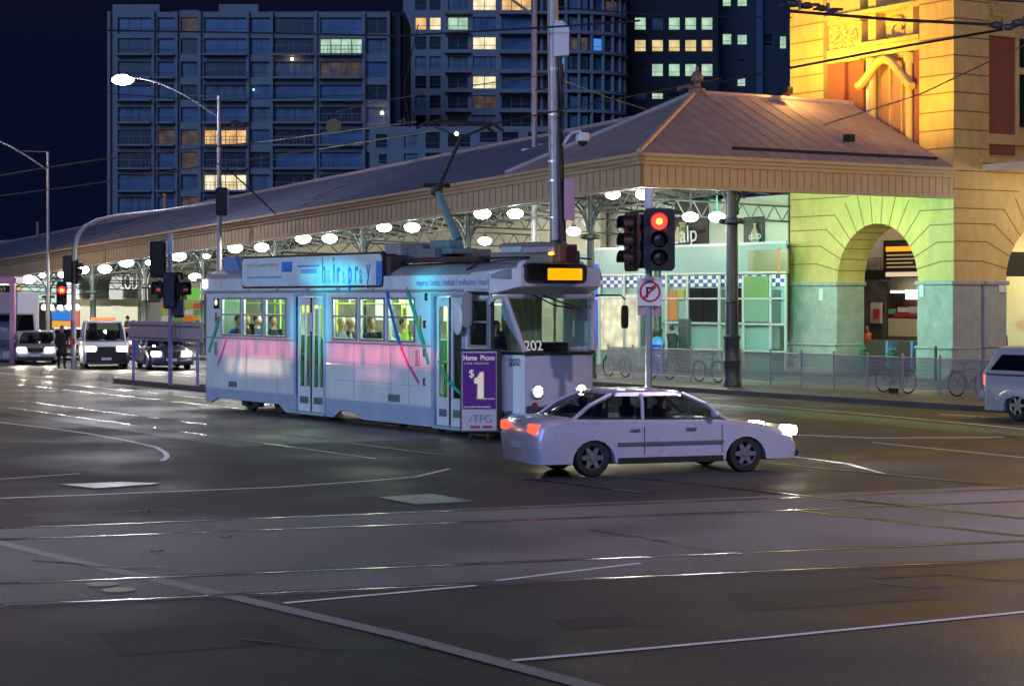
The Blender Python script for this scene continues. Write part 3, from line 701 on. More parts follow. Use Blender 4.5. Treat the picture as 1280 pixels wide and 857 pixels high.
# --- hall behind the arch
hl = thing('station_hall', 'lit concourse interior with kiosks seen through the arch', 'interior', E0, ROT)
HU = W+6.0
def hp(px0, px1, a, b, mt, nm, u=HU, out=0.0, th=.08): return panel(px0, px1, a, b, mt, nm, hl, u=u, out=out, th=th)
m = bm_(); m.box(HU+.02, HU+.3, -6, 16, .13, 7.4); m.box(W+TH+.02, HU, -6, 16, 7.2, 7.4); m.build('wall', mat('hall_wall', (.72, .62, .48), .6), hl)
hp(1060, 1108, 300, 353, mat('hall_white', (.7, .66, .6), .5), 'panel', out=.05); hp(1077, 1102, 322, 337, mat('photo_panel', (.35, .33, .32), .5, noise=.6, nscale=3), 'poster', out=.12)
hp(1075, 1112, 338, 349, mat('soft_black', (.02, .02, .02), .5), 'sign', out=.2)
hp(1106, 1165, 300, 347, mat('soft_black', (.02, .02, .02), .5), 'departure_board', out=.5)
hp(1109, 1160, 308, 314, emis('orange_strip', (1, .36, .02), 1.2), 'board_light', out=.6)
for i in range(4): hp(1110, 1155-(i*7) % 17, 318+i*5, 319.6+i*5, emis('board_text', (.65, .45, .2), .6), 'board_text', out=.6)
hp(1109, 1160, 340, 345.5, emis('cream_strip', (1, .8, .5), .7), 'sign', out=.6)
hp(1070, 1109, 352, 440, mat('grey_pattern', (.13, .115, .11), .6, noise=.6, nscale=2.5), 'panel', out=.3)
hp(1090, 1103, 378, 404, mat('poster_white', (.75, .70, .68), .5), 'poster', out=.45); hp(1093, 1100, 386, 398, mat('poster_red', (.5, .06, .04), .5), 'poster', out=.54)
hp(1112, 1165, 366, 398, mat('kiosk_dark', (.10, .035, .02), .6), 'kiosk_opening', out=.3); hp(1112, 1165, 398, 420, mat('counter', (.62, .52, .42), .5), 'counter', out=.6)
hp(1116, 1130, 366, 380, mat('soft_black', (.02, .02, .02), .5), 'screen', out=.4); hp(1115, 1165, 363, 366, emis('kiosk_tube', (1, .95, .85), 2.5), 'lamp', out=.5)
hp(1134, 1152, 362, 374, emis('kiosk_lightbox', (1, .97, .9), 2.5), 'lamp', out=.55)
for i, (a, b, c, d, cc) in enumerate([(1124, 1136, 384, 390, (.7, .7, .75)), (1138, 1150, 383, 394, (.6, .58, .6)), (1118, 1150, 391, 396, (.5, .03, .04)), (1112, 1120, 386, 392, (.1, .5, .55))]): hp(a, b, c, d, mat('goods_in_kiosk_%d' % i, cc, .5), 'goods', out=.5)
for (u, v, e) in ((W+3.2, 1, 220), (W+3.2, 6, 260), (W+4, -3, 220)):
    lamp('POINT', (u, v, 6.6), e, (1, .85, .62), .3, hl)
# right-hand arch lit cloth and shop light
m = bm_(); m.box(W+2.6, W+9, 3.4, 3.6, .13, 7.2); m.build('wall', mat('hall_wall_r', (.75, .6, .35), .6), hl)
m = bm_(); m.box(W+PW+.06, W+PW+2.5, .5, .7, zS(W+2.6, 0, 345), zS(W+2.6, 0, 314)); m.build('sign', mat('soft_black', (.02, .02, .02), .5), hl)
m = bm_(); m.ball((W+3.5, 2.4, 2.6), .5, 1.2, 1, .25); m.build('lamp', emis('tent_white', (.75, .85, 1), 1.5), hl)
lamp('POINT', (W+4.2, 1.8, 4.2), 160, (1, .72, .30), .3, hl)
# floodlights that colour the building: on the awning roof (amber) and under the awning (green)
HOUS = mat('dark_iron', (.02, .02, .022), .6)
for i, (u, v, z, e, to) in enumerate([(9.2, 1.0, 8.0, AMB, (4.4, .2, 5.0)), (9.6, 4.6, 9.9, AMB*1.1, (4.0, .6, 4.6)), (8.6, 8.2, 9.6, AMB, (4.8, -1.2, 4.4))]):
    fl = thing('floodlight', ['amber floodlight low on the front slope of the awning roof', 'amber floodlight on the roof ridge facing the bay window', 'amber floodlight behind the ridge lighting the far pier'][i], 'floodlight', S(u, v, z), ROT, 'amber floodlights on the awning roof')
    m = bm_(); m.box(-.12, .12, -.16, .16, .02, .26); m.build('housing', HOUS, fl)
    if i == 1: lamp('POINT', (.3, -.2, .55), 170, (1, .50, .12), .1, fl)
    lamp('SPOT', (.2, 0, .4), e, (1, .56, .04), .3, fl, to=to, angle=125, blend=.9)
fl2 = thing('floodlight', 'green floodlight under the awning beside the inner roof beam', 'floodlight', S(5.6, 2.6, 5.6), ROT)
m = bm_(); m.box(-.15, .15, -.15, .15, 0, .3); m.build('housing', HOUS, fl2)
lamp('SPOT', (.3, 0, -.05), GRN, (.22, 1, .60), .2, fl2, to=(7, 2.0, -1.9), angle=150, blend=.5)
fl3 = thing('floodlight', 'yellow floodlight hung just below the awning fascia', 'floodlight', S(8.6, .9, 6.32), ROT)
m = bm_(); m.box(-.12, .12, -.12, .12, 0, .25); m.build('housing', HOUS, fl3)
lamp('SPOT', (.2, .2, -.05), 420, (.8, 1, .15), .2, fl3, to=(4.3, 5.5, -1.2), angle=120, blend=.8)

# ================================================================ TOWERS BEHIND
CONCB = mat('tower_concrete', (.36, .35, .34), .8, noise=.12, nscale=.15)
CONCD = mat('tower_concrete_dark', (.36, .34, .36), .8, noise=.1, nscale=.2)
WG = mat('tower_glass', (.09, .17, .30), .25, noise=.5, nscale=.3); WG2 = mat('tower_glass_dark', (.012, .016, .024), .2)
MUL = mat('tower_mullion', (.22, .24, .27), .6)
WARM = emis_noise('warm_room', (1.0, .60, .20), (.35, .16, .03), 1.1, .7); PALE = emis_noise('pale_room', (1, .90, .62), (.5, .38, .15), 1.2, .8); COOL = emis_noise('cool_office', (.62, .9, .62), (.25, .42, .28), .85, .7); OFFW = emis_noise('warm_office', (1, .78, .36), (.55, .36, .12), .9, .7)
_wm = {}
def winmesh(w_, h, mt, nm, key):
    k = (round(w_, 2), round(h, 2), key)
    if k in _wm: return _wm[k]
    m = MB(); m.box(0, w_, .05, .12, 0, h); m.mi = 1; n = max(1, int(w_/1.3))
    for i in range(n+1): x = w_*i/n; m.box(x-.05, x+.05, -.02, .05, 0, h)
    m.box(0, w_, -.021, .051, h-.08, h); m.box(0, w_, -.021, .051, 0, .08); m.box(0, w_, -.022, .049, h*.33, h*.33+.06)
    if key in 'gd' and w_ > 2.5: m.mi = 0; m.box(w_*.12, w_*.30, -.03, .045, .1, h*.9)
    _wm[k] = m.mesh('window', [mt, MUL]); return _wm[k]
WG3 = mat('tower_curtain', (.20, .24, .28), .6, noise=.6, nscale=1.3, stretch=(3, 1, .2)); DIM = emis_noise('dim_room', (.30, .16, .05), (.03, .03, .04), .35, .9)
_wr = random.Random(77)
def put_win(parent, x, z, w_, h, mt, key, y=0, rz=0):
    if key in ('g', 'd'):
        q = _wr.random()
        if q < .16: mt, key = WG3, 'u'
        elif q < .22 and parent.name.startswith('apart'): mt, key = DIM, 'm'
    o = bpy.data.objects.new('window', winmesh(w_, h, mt, 'window', key)); COL.objects.link(o); o.parent = parent; o.location = (x, y, z); o.rotation_euler = (0, 0, rz); return o
rnd = random.Random(21)
def pxX(px, Y): return (px-640)/F*Y
def pyZ(py, Y): return CH+(HZ-py)/F*Y
# ---- apartment slab
YA = 260.0
ap = thing('apartment_block', 'wide pale apartment slab with stacked balconies left of the tower', 'building', (0, YA, 0))
cols = [(147, 189, 1), (197, 218, 1), (226, 247, 0), (255, 308, 1), (313, 338, 0), (342, 392, 1), (400, 452, 1), (458, 484, 0)]
rows = [(48, 68), (77, 97), (106, 125), (134, 153), (162, 181), (190, 210), (218, 238), (246, 266)]
holes = []; wins = []
lit = {(3, 1): None}
for ci, (a, b, bal) in enumerate(cols):
    for ri, (t, bt) in enumerate([(22, 42)]+rows):
        holes.append((pxX(a, YA), pxX(b, YA), pyZ(bt, YA), pyZ(t, YA))); wins.append((ci, ri, bal))
m = MB(); holewall(m, pxX(136, YA), pxX(488, YA), 0, pyZ(15, YA), holes, 0, 1.0); m.build('facade', CONCB, ap)
m = MB(); m.box(pxX(136, YA), pxX(500, YA), 1.0, 18, 0, pyZ(15, YA)); m.box(pxX(488, YA), pxX(505, YA), 2.5, 18, 0, pyZ(12, YA)); m.build('core', mat('core_dark', (.05, .055, .065), .8), ap)
m = MB(); m.box(pxX(268, YA), pxX(318, YA), 4, 12, pyZ(16, YA), pyZ(0, YA)); m.box(pxX(137, YA), pxX(196, YA), 2, 12, pyZ(16, YA), pyZ(3, YA)); m.box(pxX(222, YA), pxX(245, YA), 2, 6, pyZ(16, YA), pyZ(10, YA)); m.build('roof_plant', CONCB, ap)
litA = {(3, 2): (WARM, 1), (3, 4): (WARM, 1), (3, 7): (PALE, 1), (6, 1): (PALE, .6), (7, 4): (WARM, .5), (6, 2): (None, 0), (0, 0): (None, 0)}
wn = 0
for (h, (ci, ri, bal)) in zip(holes, wins):
    mt, key = (WG, 'g') if rnd.random() < .55 else (WG2, 'd')
    w_ = h[1]-h[0]
    if ri == 7 and ci == 3 or (ri == 4+0 and ci == 3): mt, key = (PALE, 'p') if ri == 7 else (WARM, 'w')
    if (ci, ri) == (3, 5): mt, key = WARM, 'w'
    if (ci, ri) == (3, 4): mt, key = WG, 'g'
    if (ci, ri) == (6, 1): mt, key = COOL, 'c'
    if wn < 99: put_win(ap, h[0], h[2], w_ if (ci, ri) not in ((3, 2),) else w_, h[3]-h[2], mt, key, y=.5); wn += 1
bs = None; m = MB()
BALG = glass('balcony_glass', (.45, .55, .7), .25, .1)
bmesh_c = {}
for (h, (ci, ri, bal)) in zip(holes, wins):
    if not bal or ri == 0: continue
    w_ = round(h[1]-h[0], 2)
    if w_ not in bmesh_c:
        mm = MB(); mm.box(-.1, w_+.1, -1.3, 0, -.25, 0); mm.mi = 1; n = int(w_/.5)
        mm.box(0, w_, -1.28, -1.22, .95, 1.03)
        for i in range(n+1): x = w_*i/n; mm.box(x-.025, x+.025, -1.27, -1.23, 0, .96)
        bmesh_c[w_] = mm.mesh('balcony', [CONCB, MUL])
    o = bpy.data.objects.new('balcony', bmesh_c[w_]); COL.objects.link(o); o.parent = ap; o.location = (h[0], 0, h[2])
m = MB()
for px in (137, 192, 221, 250, 310, 340, 395, 455, 486): m.box(pxX(px-1.8, YA), pxX(px+1.8, YA), -.6, 0, 0, pyZ(15, YA))
m.build('pilaster', CONCB, ap)
for px, py, r_, c in ((366, 75, .35, (1, .75, .5)), (478, 142, .4, (1, .85, .5)), (318, 113, .2, (.3, .8, 1)), (416, 158, .9, None)):
    m = MB(); 
    if c: m.ball((pxX(px, YA), -.8, pyZ(py, YA)), r_*.6, n=8); m.build('wall_lamp', emis('wl_%d' % px, c, 6), ap)
# ---- tall round tower
YB = 296.0
tw = thing('apartment_tower', 'tall blue-lit apartment tower with curved balconies and lit windows', 'building', (0, YB, 0))
fl_h = 24.5/F*YB; top = pyZ(-60, YB)
m = MB(); holesB = []; wb = []
frow = [(-3+24.5*i, 13+24.5*i) for i in range(9)]
cB = [(519, 533, .55), (537, 551, .5), (560, 585, .2), (591, 620, .6), (627, 664, .6)]
for ci, (a, b, p) in enumerate(cB):
    for ri, (t, bt) in enumerate(frow):
        if ci >= 3 or True: holesB.append((pxX(a, YB), pxX(b, YB), pyZ(bt+ri*0, YB), pyZ(t, YB))); wb.append((ci, ri))
holewall(m, pxX(504, YB), pxX(672, YB), 0, top, holesB, 0, .8); m.build('facade', CONCB, tw)
m = MB(); m.box(pxX(504, YB), pxX(690, YB), .8, 20, 0, top); m.build('core', mat('core_dark', (.05, .055, .065), .8), tw)
LB = {(0, 1): (WARM, 'w'), (1, 1): (PALE, 'p'), (3, 0): (PALE, 'p'), (3, 2): (PALE, 'p'), (3, 4): (PALE, 'p'), (4, 0): (WARM, 'w'), (2, 1): (COOL, 'c')}
for h, (ci, ri) in zip(holesB, wb):
    mt, key = LB.get((ci, ri), (WG, 'g') if ci in (3, 4) and rnd.random() < .8 else (WG2, 'd'))
    put_win(tw, h[0], h[2], h[1]-h[0], h[3]-h[2], mt, key, y=.35)
m = MB()
for ri in range(9):
    z = pyZ(15+24.5*ri, YB); m.box(pxX(624, YB), pxX(700, YB), -1.5, .2, z-.5, z-.1); m.box(pxX(556, YB), pxX(588, YB), -1.2, .2, z-.4, z-.1)
m.build('balcony_slab', CONCB, tw)
# drum
cx, rr = pxX(716, YB), 8.6; cy = 7.5
m = MB(); m.lathe([(rr-1.6, 0), (rr-1.6, top)], (cx, cy, 0), 40); m.build('drum_glass', WG2, tw)
m = MB()
for ri in range(11):
    z = pyZ(-10+24.5*ri, YB)
    m.lathe([(rr-1.7, z-.5), (rr, z-.5), (rr, z-.05), (rr-1.7, z-.05)], (cx, cy, 0), 48)
m.build('balcony_slab', CONCD, tw)
m = MB()
for k in range(14):
    a = R(-178+k*13.5); m.box(-.22, .22, -.22, .22, 0, top) if 0 else m.lathe([(.28, 0), (.28, top)], (cx+(rr-.4)*math.cos(a), cy+(rr-.4)*math.sin(a), 0), 6)
m.build('drum_column', CONCB, tw)
for ri in range(8):
    for k in range(6):
        a = R(-158+k*22); z = pyZ(14+24.5*ri, YB); x = cx+(rr-1.2)*math.cos(a); y = cy+(rr-1.2)*math.sin(a)
        lk = rnd.random()
        mt, key = (emis('blue_tv', (.08, .35, 1), .7), 'b') if (ri, k) in ((3, 2), (6, 0), (2, 4)) else ((WG, 'g') if lk < .75 else (WG2, 'd'))
        o = put_win(tw, x, z, 2.4, 1.9, mt, key, y=y, rz=a+math.pi/2)
# ---- low pale building joining the two
YL = 240.0
lo = thing('low_block', 'low pale block with dark square windows below the tall tower', 'building', (0, YL, 0))
hl_ = [(470, 484, 168, 185), (474, 484, 193, 205), (505, 522, 168, 185), (532, 550, 165, 186), (505, 522, 192, 206), (532, 552, 191, 206), (560, 588, 168, 184), (560, 586, 190, 198), (600, 622, 165, 178), (628, 648, 165, 178), (660, 684, 165, 180)]
hh = [(pxX(a, YL), pxX(b, YL), pyZ(d, YL), pyZ(c, YL)) for a, b, c, d in hl_]
m = MB(); holewall(m, pxX(462, YL), pxX(700, YL), 0, pyZ(158, YL), hh, 0, .6); m.build('facade', CONCB, lo)
m = MB(); m.box(pxX(462, YL), pxX(700, YL), .6, 12, 0, pyZ(159, YL)); m.build('core', mat('core_dark', (.05, .055, .065), .8), lo)
for i, h in enumerate(hh): put_win(lo, h[0], h[2], h[1]-h[0], h[3]-h[2], WG2, 'd', y=.3)
# ---- dark office tower
YO = 316.0
of = thing('office_tower', 'near-black office tower with rows of square lit windows', 'building', (0, YO, 0))
DRK = mat('office_dark', (.02, .02, .024), .6)
cols = [800.5, 822, 843, 863.5, 884]; rows = [(21.5, 37.5), (49.5, 64.5), (79.5, 95.5), (116, 124)]
ho = []; wo = []
for ci, c in enumerate(cols):
    for ri, (t, b) in enumerate(rows): ho.append((pxX(c-7, YO), pxX(c+7, YO), pyZ(b, YO), pyZ(t, YO))); wo.append((ci, ri))
m = MB(); holewall(m, pxX(787, YO), pxX(898, YO), 0, pyZ(-50, YO), ho, 0, .8); m.build('facade', DRK, of)
m = MB(); m.box(pxX(787, YO), pxX(898, YO), .8, 20, 0, pyZ(-50, YO)); m.build('core', DRK, of)
for h, (ci, ri) in zip(ho, wo):
    mt, key = {0: (COOL, 'c'), 1: (OFFW, 'o'), 2: (COOL, 'c'), 3: (WG2, 'd')}[ri]
    if (ri == 2 and ci == 0) or (ri, ci) == (0, 1): mt, key = WG2, 'd'
    if (ri, ci) == (3, 1): mt, key = COOL, 'c'
    put_win(of, h[0], h[2], h[1]-h[0], h[3]-h[2], mt, key, y=.3)
of2 = thing('office_wing', 'dark office wing with a few small lit windows beside the station roof', 'building', (0, YO+8, 0))
Y2 = YO+8
hw_ = [(903.5, 914, -4, 8), (922, 934, -4, 8), (903.5, 914.5, 42, 56), (922, 934, 43, 56), (922, 932, 97, 108), (922, 932, 74, 79), (955, 966, 43, 58), (975, 983, 45, 61)]
hh = [(pxX(a, Y2), pxX(b, Y2), pyZ(d, Y2), pyZ(c, Y2)) for a, b, c, d in hw_]
m = MB(); holewall(m, pxX(897, Y2), pxX(1000, Y2), 0, pyZ(-50, Y2), hh, 0, .8); m.build('facade', mat('office_blueblack', (.035, .04, .06), .6), of2)
m = MB(); m.box(pxX(897, Y2), pxX(1000, Y2), .8, 20, 0, pyZ(-50, Y2)); m.build('core', DRK, of2)
for i, h in enumerate(hh): put_win(of2, h[0], h[2], h[1]-h[0], h[3]-h[2], WG2 if i in (5, 6) else COOL, 'd' if i in (5, 6) else 'c', y=.3)
m = MB(); m.box(pxX(944, Y2), pxX(952, Y2), -1.5, 0, 0, pyZ(-50, Y2)); m.build('service_shaft', mat('shaft_blue', (.10, .12, .2), .5), of2)
# ================================================================ PEOPLE
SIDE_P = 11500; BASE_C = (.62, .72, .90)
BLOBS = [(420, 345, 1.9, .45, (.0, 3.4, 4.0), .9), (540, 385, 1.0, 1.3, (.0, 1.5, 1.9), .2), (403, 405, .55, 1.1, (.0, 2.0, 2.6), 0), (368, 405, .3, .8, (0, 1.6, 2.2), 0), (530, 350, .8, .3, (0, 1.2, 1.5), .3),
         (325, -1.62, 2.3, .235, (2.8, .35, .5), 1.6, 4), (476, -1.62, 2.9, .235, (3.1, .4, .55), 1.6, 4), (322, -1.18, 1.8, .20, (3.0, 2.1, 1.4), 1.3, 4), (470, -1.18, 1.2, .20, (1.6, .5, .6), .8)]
SKIN = mat('skin', (.45, .25, .17), .55)
def person(label, loc, rz, pose='stand', top=(.05, .05, .06), legs=(.03, .03, .04), hair=(.03, .02, .015), skin=None, coat=False, group=None, scale=1.0, bag=False, vest=None):
    t = thing('person', label, 'person', loc, rz, group)
    sk = skin or SKIN
    # joints: faces +x ; z up ; standing height 1.75
    if pose == 'sit':
        hipz = .50; J = {'pel': (0, 0, hipz), 'che': (.02, 0, .92), 'nek': (.03, 0, 1.10), 'hd0': (.045, 0, 1.17), 'hd1': (.05, 0, 1.27)}
        legj = lambda s: [(0, s*.10, hipz, .095), (.42, s*.12, hipz+.02, .075), (.43, s*.12, .10, .05), (.55, s*.13, .05, .04)]
        armj = lambda s: [(.02, s*.19, 1.03, .055), (.06, s*.24, .78, .045), (.28, s*.17, .66, .035), (.36, s*.13, .65, .032)]
    else:
        st = {'stand': .04, 'walk': .26}[pose]
        J = {'pel': (0, 0, .93), 'che': (.03, 0, 1.30), 'nek': (.04, 0, 1.47), 'hd0': (.065, 0, 1.53), 'hd1': (.08, 0, 1.63)}
        legj = lambda s: [(0, s*.09, .93, .10), (s*st*.6+.03, s*.10, .50, .07), (s*st-.02, s*.11, .09, .048), (s*st+.12, s*.12, .045, .042)]
        armj = lambda s: [(.03, s*.20, 1.40, .06), (-s*st*.4, s*.26, 1.13, .046), (.10-s*st*.5, s*.24, .90, .036), (.13-s*st*.5, s*.23, .83, .032)]
    V, E, Rr = [], [], []
    def add(p, r, par):
        V.append(p); Rr.append(r)
        if par is not None: E.append((par, len(V)-1))
        return len(V)-1
    p = add(J['pel'], (.15, .12), None); mid = add(tuple((a+b)/2 for a, b in zip(J['pel'], J['che'])), (.15, .115), p)
    c = add(J['che'], (.17, .125), mid); n = add(J['nek'], (.06, .06), c); h0 = add(J['hd0'], (.058, .055), n); h1 = add(J['hd1'], (.06, .06), h0)
    for s in (-1, 1):
        q = p
        for x, y, z, r in legj(s): q = add((x, y, z), (r, r), q)
        q = c
        for x, y, z, r in armj(s): q = add((x, y, z), (r, r), q)
        hx, hy, hz = armj(s)[-1][:3]                       # a palm with short curled fingers
        for k in (-1, 0, 1): add((hx+.035, hy+k*.022, hz-.045), (.011, .011), q)
        add((hx+.03, hy-s*.035, hz-.01), (.011, .011), q)
    me = bpy.data.meshes.new('skeleton'); me.from_pydata(V, E, []); o = bpy.data.objects.new('body', me); COL.objects.link(o)
    md = o.modifiers.new('s', 'SKIN'); md.use_smooth_shade = True; o.modifiers.new('ss', 'SUBSURF').levels = 1
    for i, r in enumerate(Rr): me.skin_vertices[0].data[i].radius = r
    me.skin_vertices[0].data[0].use_root = True
    dg = bpy.context.evaluated_depsgraph_get(); me2 = bpy.data.meshes.new_from_object(o.evaluated_get(dg)); o.modifiers.clear(); o.data = me2
    bmx = MB(); bmx.b.from_mesh(me2); hq = J['hd1']; bmx.ball((hq[0]+.005, 0, hq[2]-.01), .1, 1.0, .84, 1.28, 14); bmx.b.to_mesh(me2); bmx.b.free()
    me2.materials.clear()
    tm = mat('cloth_%s' % str(top), top, .85, noise=.15, nscale=10); lm = mat('cloth_%s' % str(legs), legs, .85)
    for mm in (sk, tm, lm, mat('shoe', (.015, .012, .012), .5)): me2.materials.append(mm)
    nz = J['nek'][2]; pz = J['pel'][2]; hands = [Vector(armj(s)[-1][:3]) for s in (-1, 1)]
    for f in me2.polygons:
        c = f.center; f.use_smooth = True
        if c.z > nz-.01 or any((c-h).length < .085 for h in hands): f.material_index = 0
        elif c.z < .10: f.material_index = 3
        elif (pose == 'sit' and (c.z < pz+.06 or (c.x > .15 and c.z < .62))) or (pose != 'sit' and c.z < pz-.02 and abs(c.y) < .21): f.material_index = 2
        else: f.material_index = 1
    o.parent = t
    hz_ = J['hd1']; m = MB()                                 # hair cap, nose, ears, eyes
    m.ball((hz_[0]-.018, 0, hz_[2]+.028), .104, 1.0, .92, 1.08, 14)
    m.build('hair', mat('hair_%s' % str(hair), hair, .7), t, smooth=2)
    m = MB(); m.ball((hz_[0]+.104, 0, hz_[2]-.035), .016, 1, .8, 1.5, 6)
    for s in (-1, 1): m.ball((hz_[0], s*.084, hz_[2]-.03), .022, .8, .4, 1.3, 6)
    m.build('face_detail', sk, t, smooth=2)
    m = MB()
    for s in (-1, 1): m.ball((hz_[0]+.094, s*.034, hz_[2]-.008), .012, .6, 1.2, .8, 6)
    m.box(hz_[0]+.080, hz_[0]+.090, -.024, .024, hz_[2]-.082, hz_[2]-.076); m.build('eyes', mat('eye_dark', (.02, .015, .015), .3), t)
    if coat:
        m = MB(); rings = []
        for z, rx, ry, cx in ((.52, .20, .23, .0), (.75, .185, .22, .0), (.95, .165, .195, .0), (1.15, .15, .185, .02), (1.38, .135, .19, .03), (1.47, .075, .09, .04)):
            rings.append([(cx+rx*math.cos(k*math.pi/8), ry*math.sin(k*math.pi/8), z) for k in range(16)])
        m.loft(rings); m.build('coat', tm, t, smooth=2)
    if vest:
        m = MB(); rings = []
        for z, rx, ry, cx in ((.95, .165, .19, .0), (1.15, .155, .185, .02), (1.38, .14, .185, .03), (1.44, .09, .12, .04)):
            rings.append([(cx+rx*math.cos(k*math.pi/8), ry*math.sin(k*math.pi/8), z) for k in range(16)])
        m.loft(rings); m.build('vest', mat('vest', vest, .7), t, smooth=2)
    if bag:
        m = MB(); m.box(-.30, -.13, -.15, .15, 1.0, 1.42); m.build('backpack', mat('bag', (.02, .02, .022), .8), t, bevel=.05)
    t.scale = (scale,)*3
    return t
# ================================================================ TRAM
TP = mat('tram_paint', (.55, .61, .65), .30, noise=.13, nscale=1.6, coat=.3, stretch=(1, 1, .3))
TPB = mat('tram_skirt', (.28, .36, .50), .38, noise=.12, nscale=2)
TFR = mat('tram_front_paint', (.58, .55, .62), .32, noise=.05, nscale=2, coat=.3)
TRF = mat('tram_roof', (.22, .25, .27), .5, noise=.25, nscale=1.5)
TBK = mat('tram_black', (.018, .018, .02), .5, noise=.3, nscale=3); RUB = mat('rubber', (.02, .02, .022), .6)
ALU = mat('aluminium', (.50, .53, .56), .35, metal=.6)
TG = glass('tram_glass', (.86, .95, .90), .07)
tr = thing('tram', 'pale blue-grey number 202 tram crossing the intersection with lit windows', 'tram', T0, TROT)
TW = 2.52; SF_ = 13.95
zt_, zb_ = 3.08, .55
def span(a, b): return sT(a), sT(b)
wz0, wz1 = 1.93, 2.90
wins = [span(277.8, 301.4), span(304.6, 329), span(332, 358), span(416.4, 446.3), span(450.4, 481), span(485.2, 518.9)]
doors = [span(370, 404.5), span(543, 578)]
cabw = span(585.5, 610.5)
holes = [(a, b, wz0, wz1) for a, b in wins]+[(a, b, .54, 2.93) for a, b in doors]+[(cabw[0], cabw[1], 1.88, 2.88)]
m = MB(); holewall(m, 0, SF_, zb_, zt_, holes, 0, .06)
m.build('side_wall', TP, tr)
far = [(x, x+1.3, wz0, wz1) for x in [.9+1.55*i for i in range(8)]]
m = MB(); holewall(m, 0, SF_, zb_, zt_, far, TW-.06, TW); m.build('side_wall', TP, tr)
m = MB(); m.prism([(0, 0, .3), (0, .06, .3), (-.7, .46, .3), (-.7, .42, .3)], (0, 0, 2.9)); m.prism([(0, TW, .3), (0, TW-.06, .3), (-.7, 2.06, .3), (-.7, 2.1, .3)], (0, 0, 2.9)); holewall(m, .42, 2.1, .3, 3.2, [(.6, 1.92, 1.85, 2.85)], -.74, -.68, 'y'); m.build('rear_end', TPB, tr); m = MB(); m.box(-.72, -.71, .6, 1.92, 1.85, 2.85); m.build('rear_window', TG, tr)
m = MB(); m.box(-.3, .45, .2, 2.3, .6, 1.9); m.box(-.2, .2, 1.3, 1.7, 1.9, 2.2); m.build('rear_cab_desk', TBK, tr); m = MB(); m.box(.45, .5, .1, .75, 1.9, 2.95); m.box(.45, .5, 1.9, 2.4, 1.9, 2.95); m.build('rear_partition', mat('partition_green', (.12, .20, .16), .6), tr)
# belt panels, slightly proud, with shadow gaps between them
for i, (a, b) in enumerate(((.0, doors[0][0]-.12), (doors[0][1]+.12, doors[1][0]-.12))):
    for z0, z1 in ((1.39, 1.85), (.99, 1.37), (.57, .97)):
        m = MB(); m.box(a+.02, b, -.018, -.002, z0, z1); m.build('belt_panel', TP, tr, bevel=.006)
    m = MB(); m.box(a, b, -.03, .0, 1.855, 1.885); m.build('rub_rail', ALU, tr)
for px in (309, 347, 443, 489, 512):
    s = sT(px); m = MB(); m.box(s-.006, s+.006, -.020, -.010, .57, 1.85); m.build('panel_joint', mat('joint_dark', (.12, .14, .17), .7), tr)
# skirt with bogie cut-outs
def skirt(pts):
    m = MB(); m.prism([(s, -.012, z) for s, z in pts], (0, .05, 0)); m.build('skirt', TPB, tr)
d0, d1 = doors[0]; e0, e1 = doors[1]
skirt([(0, .55), (0, .17), (.35, .17), (.75, .30), (d0-.9, .30), (d0-.55, .12), (d0-.13, .12), (d0-.13, .55)])
skirt([(d1+.13, .55), (d1+.13, .12), (d1+.5, .12), (d1+.9, .30), (8.2, .28), (8.6, .14), (e0-.13, .14), (e0-.13, .55)])
skirt([(e1+.12, .55), (e1+.12, .14), (13.4, .14), (SF_, .22), (SF_, .55)])
m = MB(); m.prism([(SF_, -.01, .2), (14.65, .41, .2), (14.65, .45, .2), (SF_, .04, .2)], (0, 0, .36)); m.build('skirt', TPB, tr)
# windows: frame + pane, horizontal transom
def window(s0, s1, z0, z1, transom=.56, parent=tr, nm='window'):
    m = MB(); f = .045
    for a, b, c, d in ((s0, s1, z1-f, z1), (s0, s1, z0, z0+f), (s0, s0+f, z0, z1), (s1-f, s1, z0, z1)): m.box(a, b, -.022, .03, c, d)
    if transom: zz = z0+(z1-z0)*transom; m.box(s0, s1, -.018, .028, zz-.022, zz+.022)
    o = m.build(nm, ALU, parent, bevel=.008)
    m = MB(); m.box(s0+.02, s1-.02, .0, .008, z0+.02, z1-.02); m.build('pane', TG, o); return o
for a, b in wins: window(a, b, wz0, wz1)
for a, b, c, d in far: 
    m = MB(); m.box(a, b, TW-.035, TW-.028, c, d); o = m.build('window', TG, tr)
window(cabw[0], cabw[1], 1.88, 2.88, .52, nm='cab_window')
# doors
for di, (a, b) in enumerate(doors):
    dr = MB(); 
    for x0, x1 in ((a-.12, a), (b, b+.10)): dr.box(x0, x1, -.015, .10, .16, 2.97)
    dr.box(a-.12, b+.1, -.02, .10, 2.93, 3.0); dr.box(a-.05, b+.05, -.03, .12, .12, .18)
    d_ = dr.build('door', TPB, tr)
    w_ = (b-a)/2
    for k in range(2):
        x0, x1 = a+w_*k+.012, a+w_*(k+1)-.012; m = MB(); y0, y1 = .05, .085
        g = [(x0+.09, x0+w_*.47, .78, 2.72), (x0+w_*.55, x1-.07, .78, 2.72)] if di == 0 else [(x0+.10, x1-.10, .78, 2.72)]
        holewall(m, x0, x1, .19, 2.92, g, y0, y1); lf = m.build('door_leaf', TP, d_)
        m = MB(); m.box(x0+.05, x1-.05, .062, .068, .75, 2.75); m.build('pane', TG, d_)
        m = MB(); m.box(x0+.12, x1-.14, .035, .05, .38, .54); m.build('vent_grille', mat('grille', (.10, .12, .15), .6), d_)
    m = MB(); m.box(a+w_-.025, a+w_+.025, .03, .055, .2, 2.9); m.build('rubber_edge', RUB, d_)
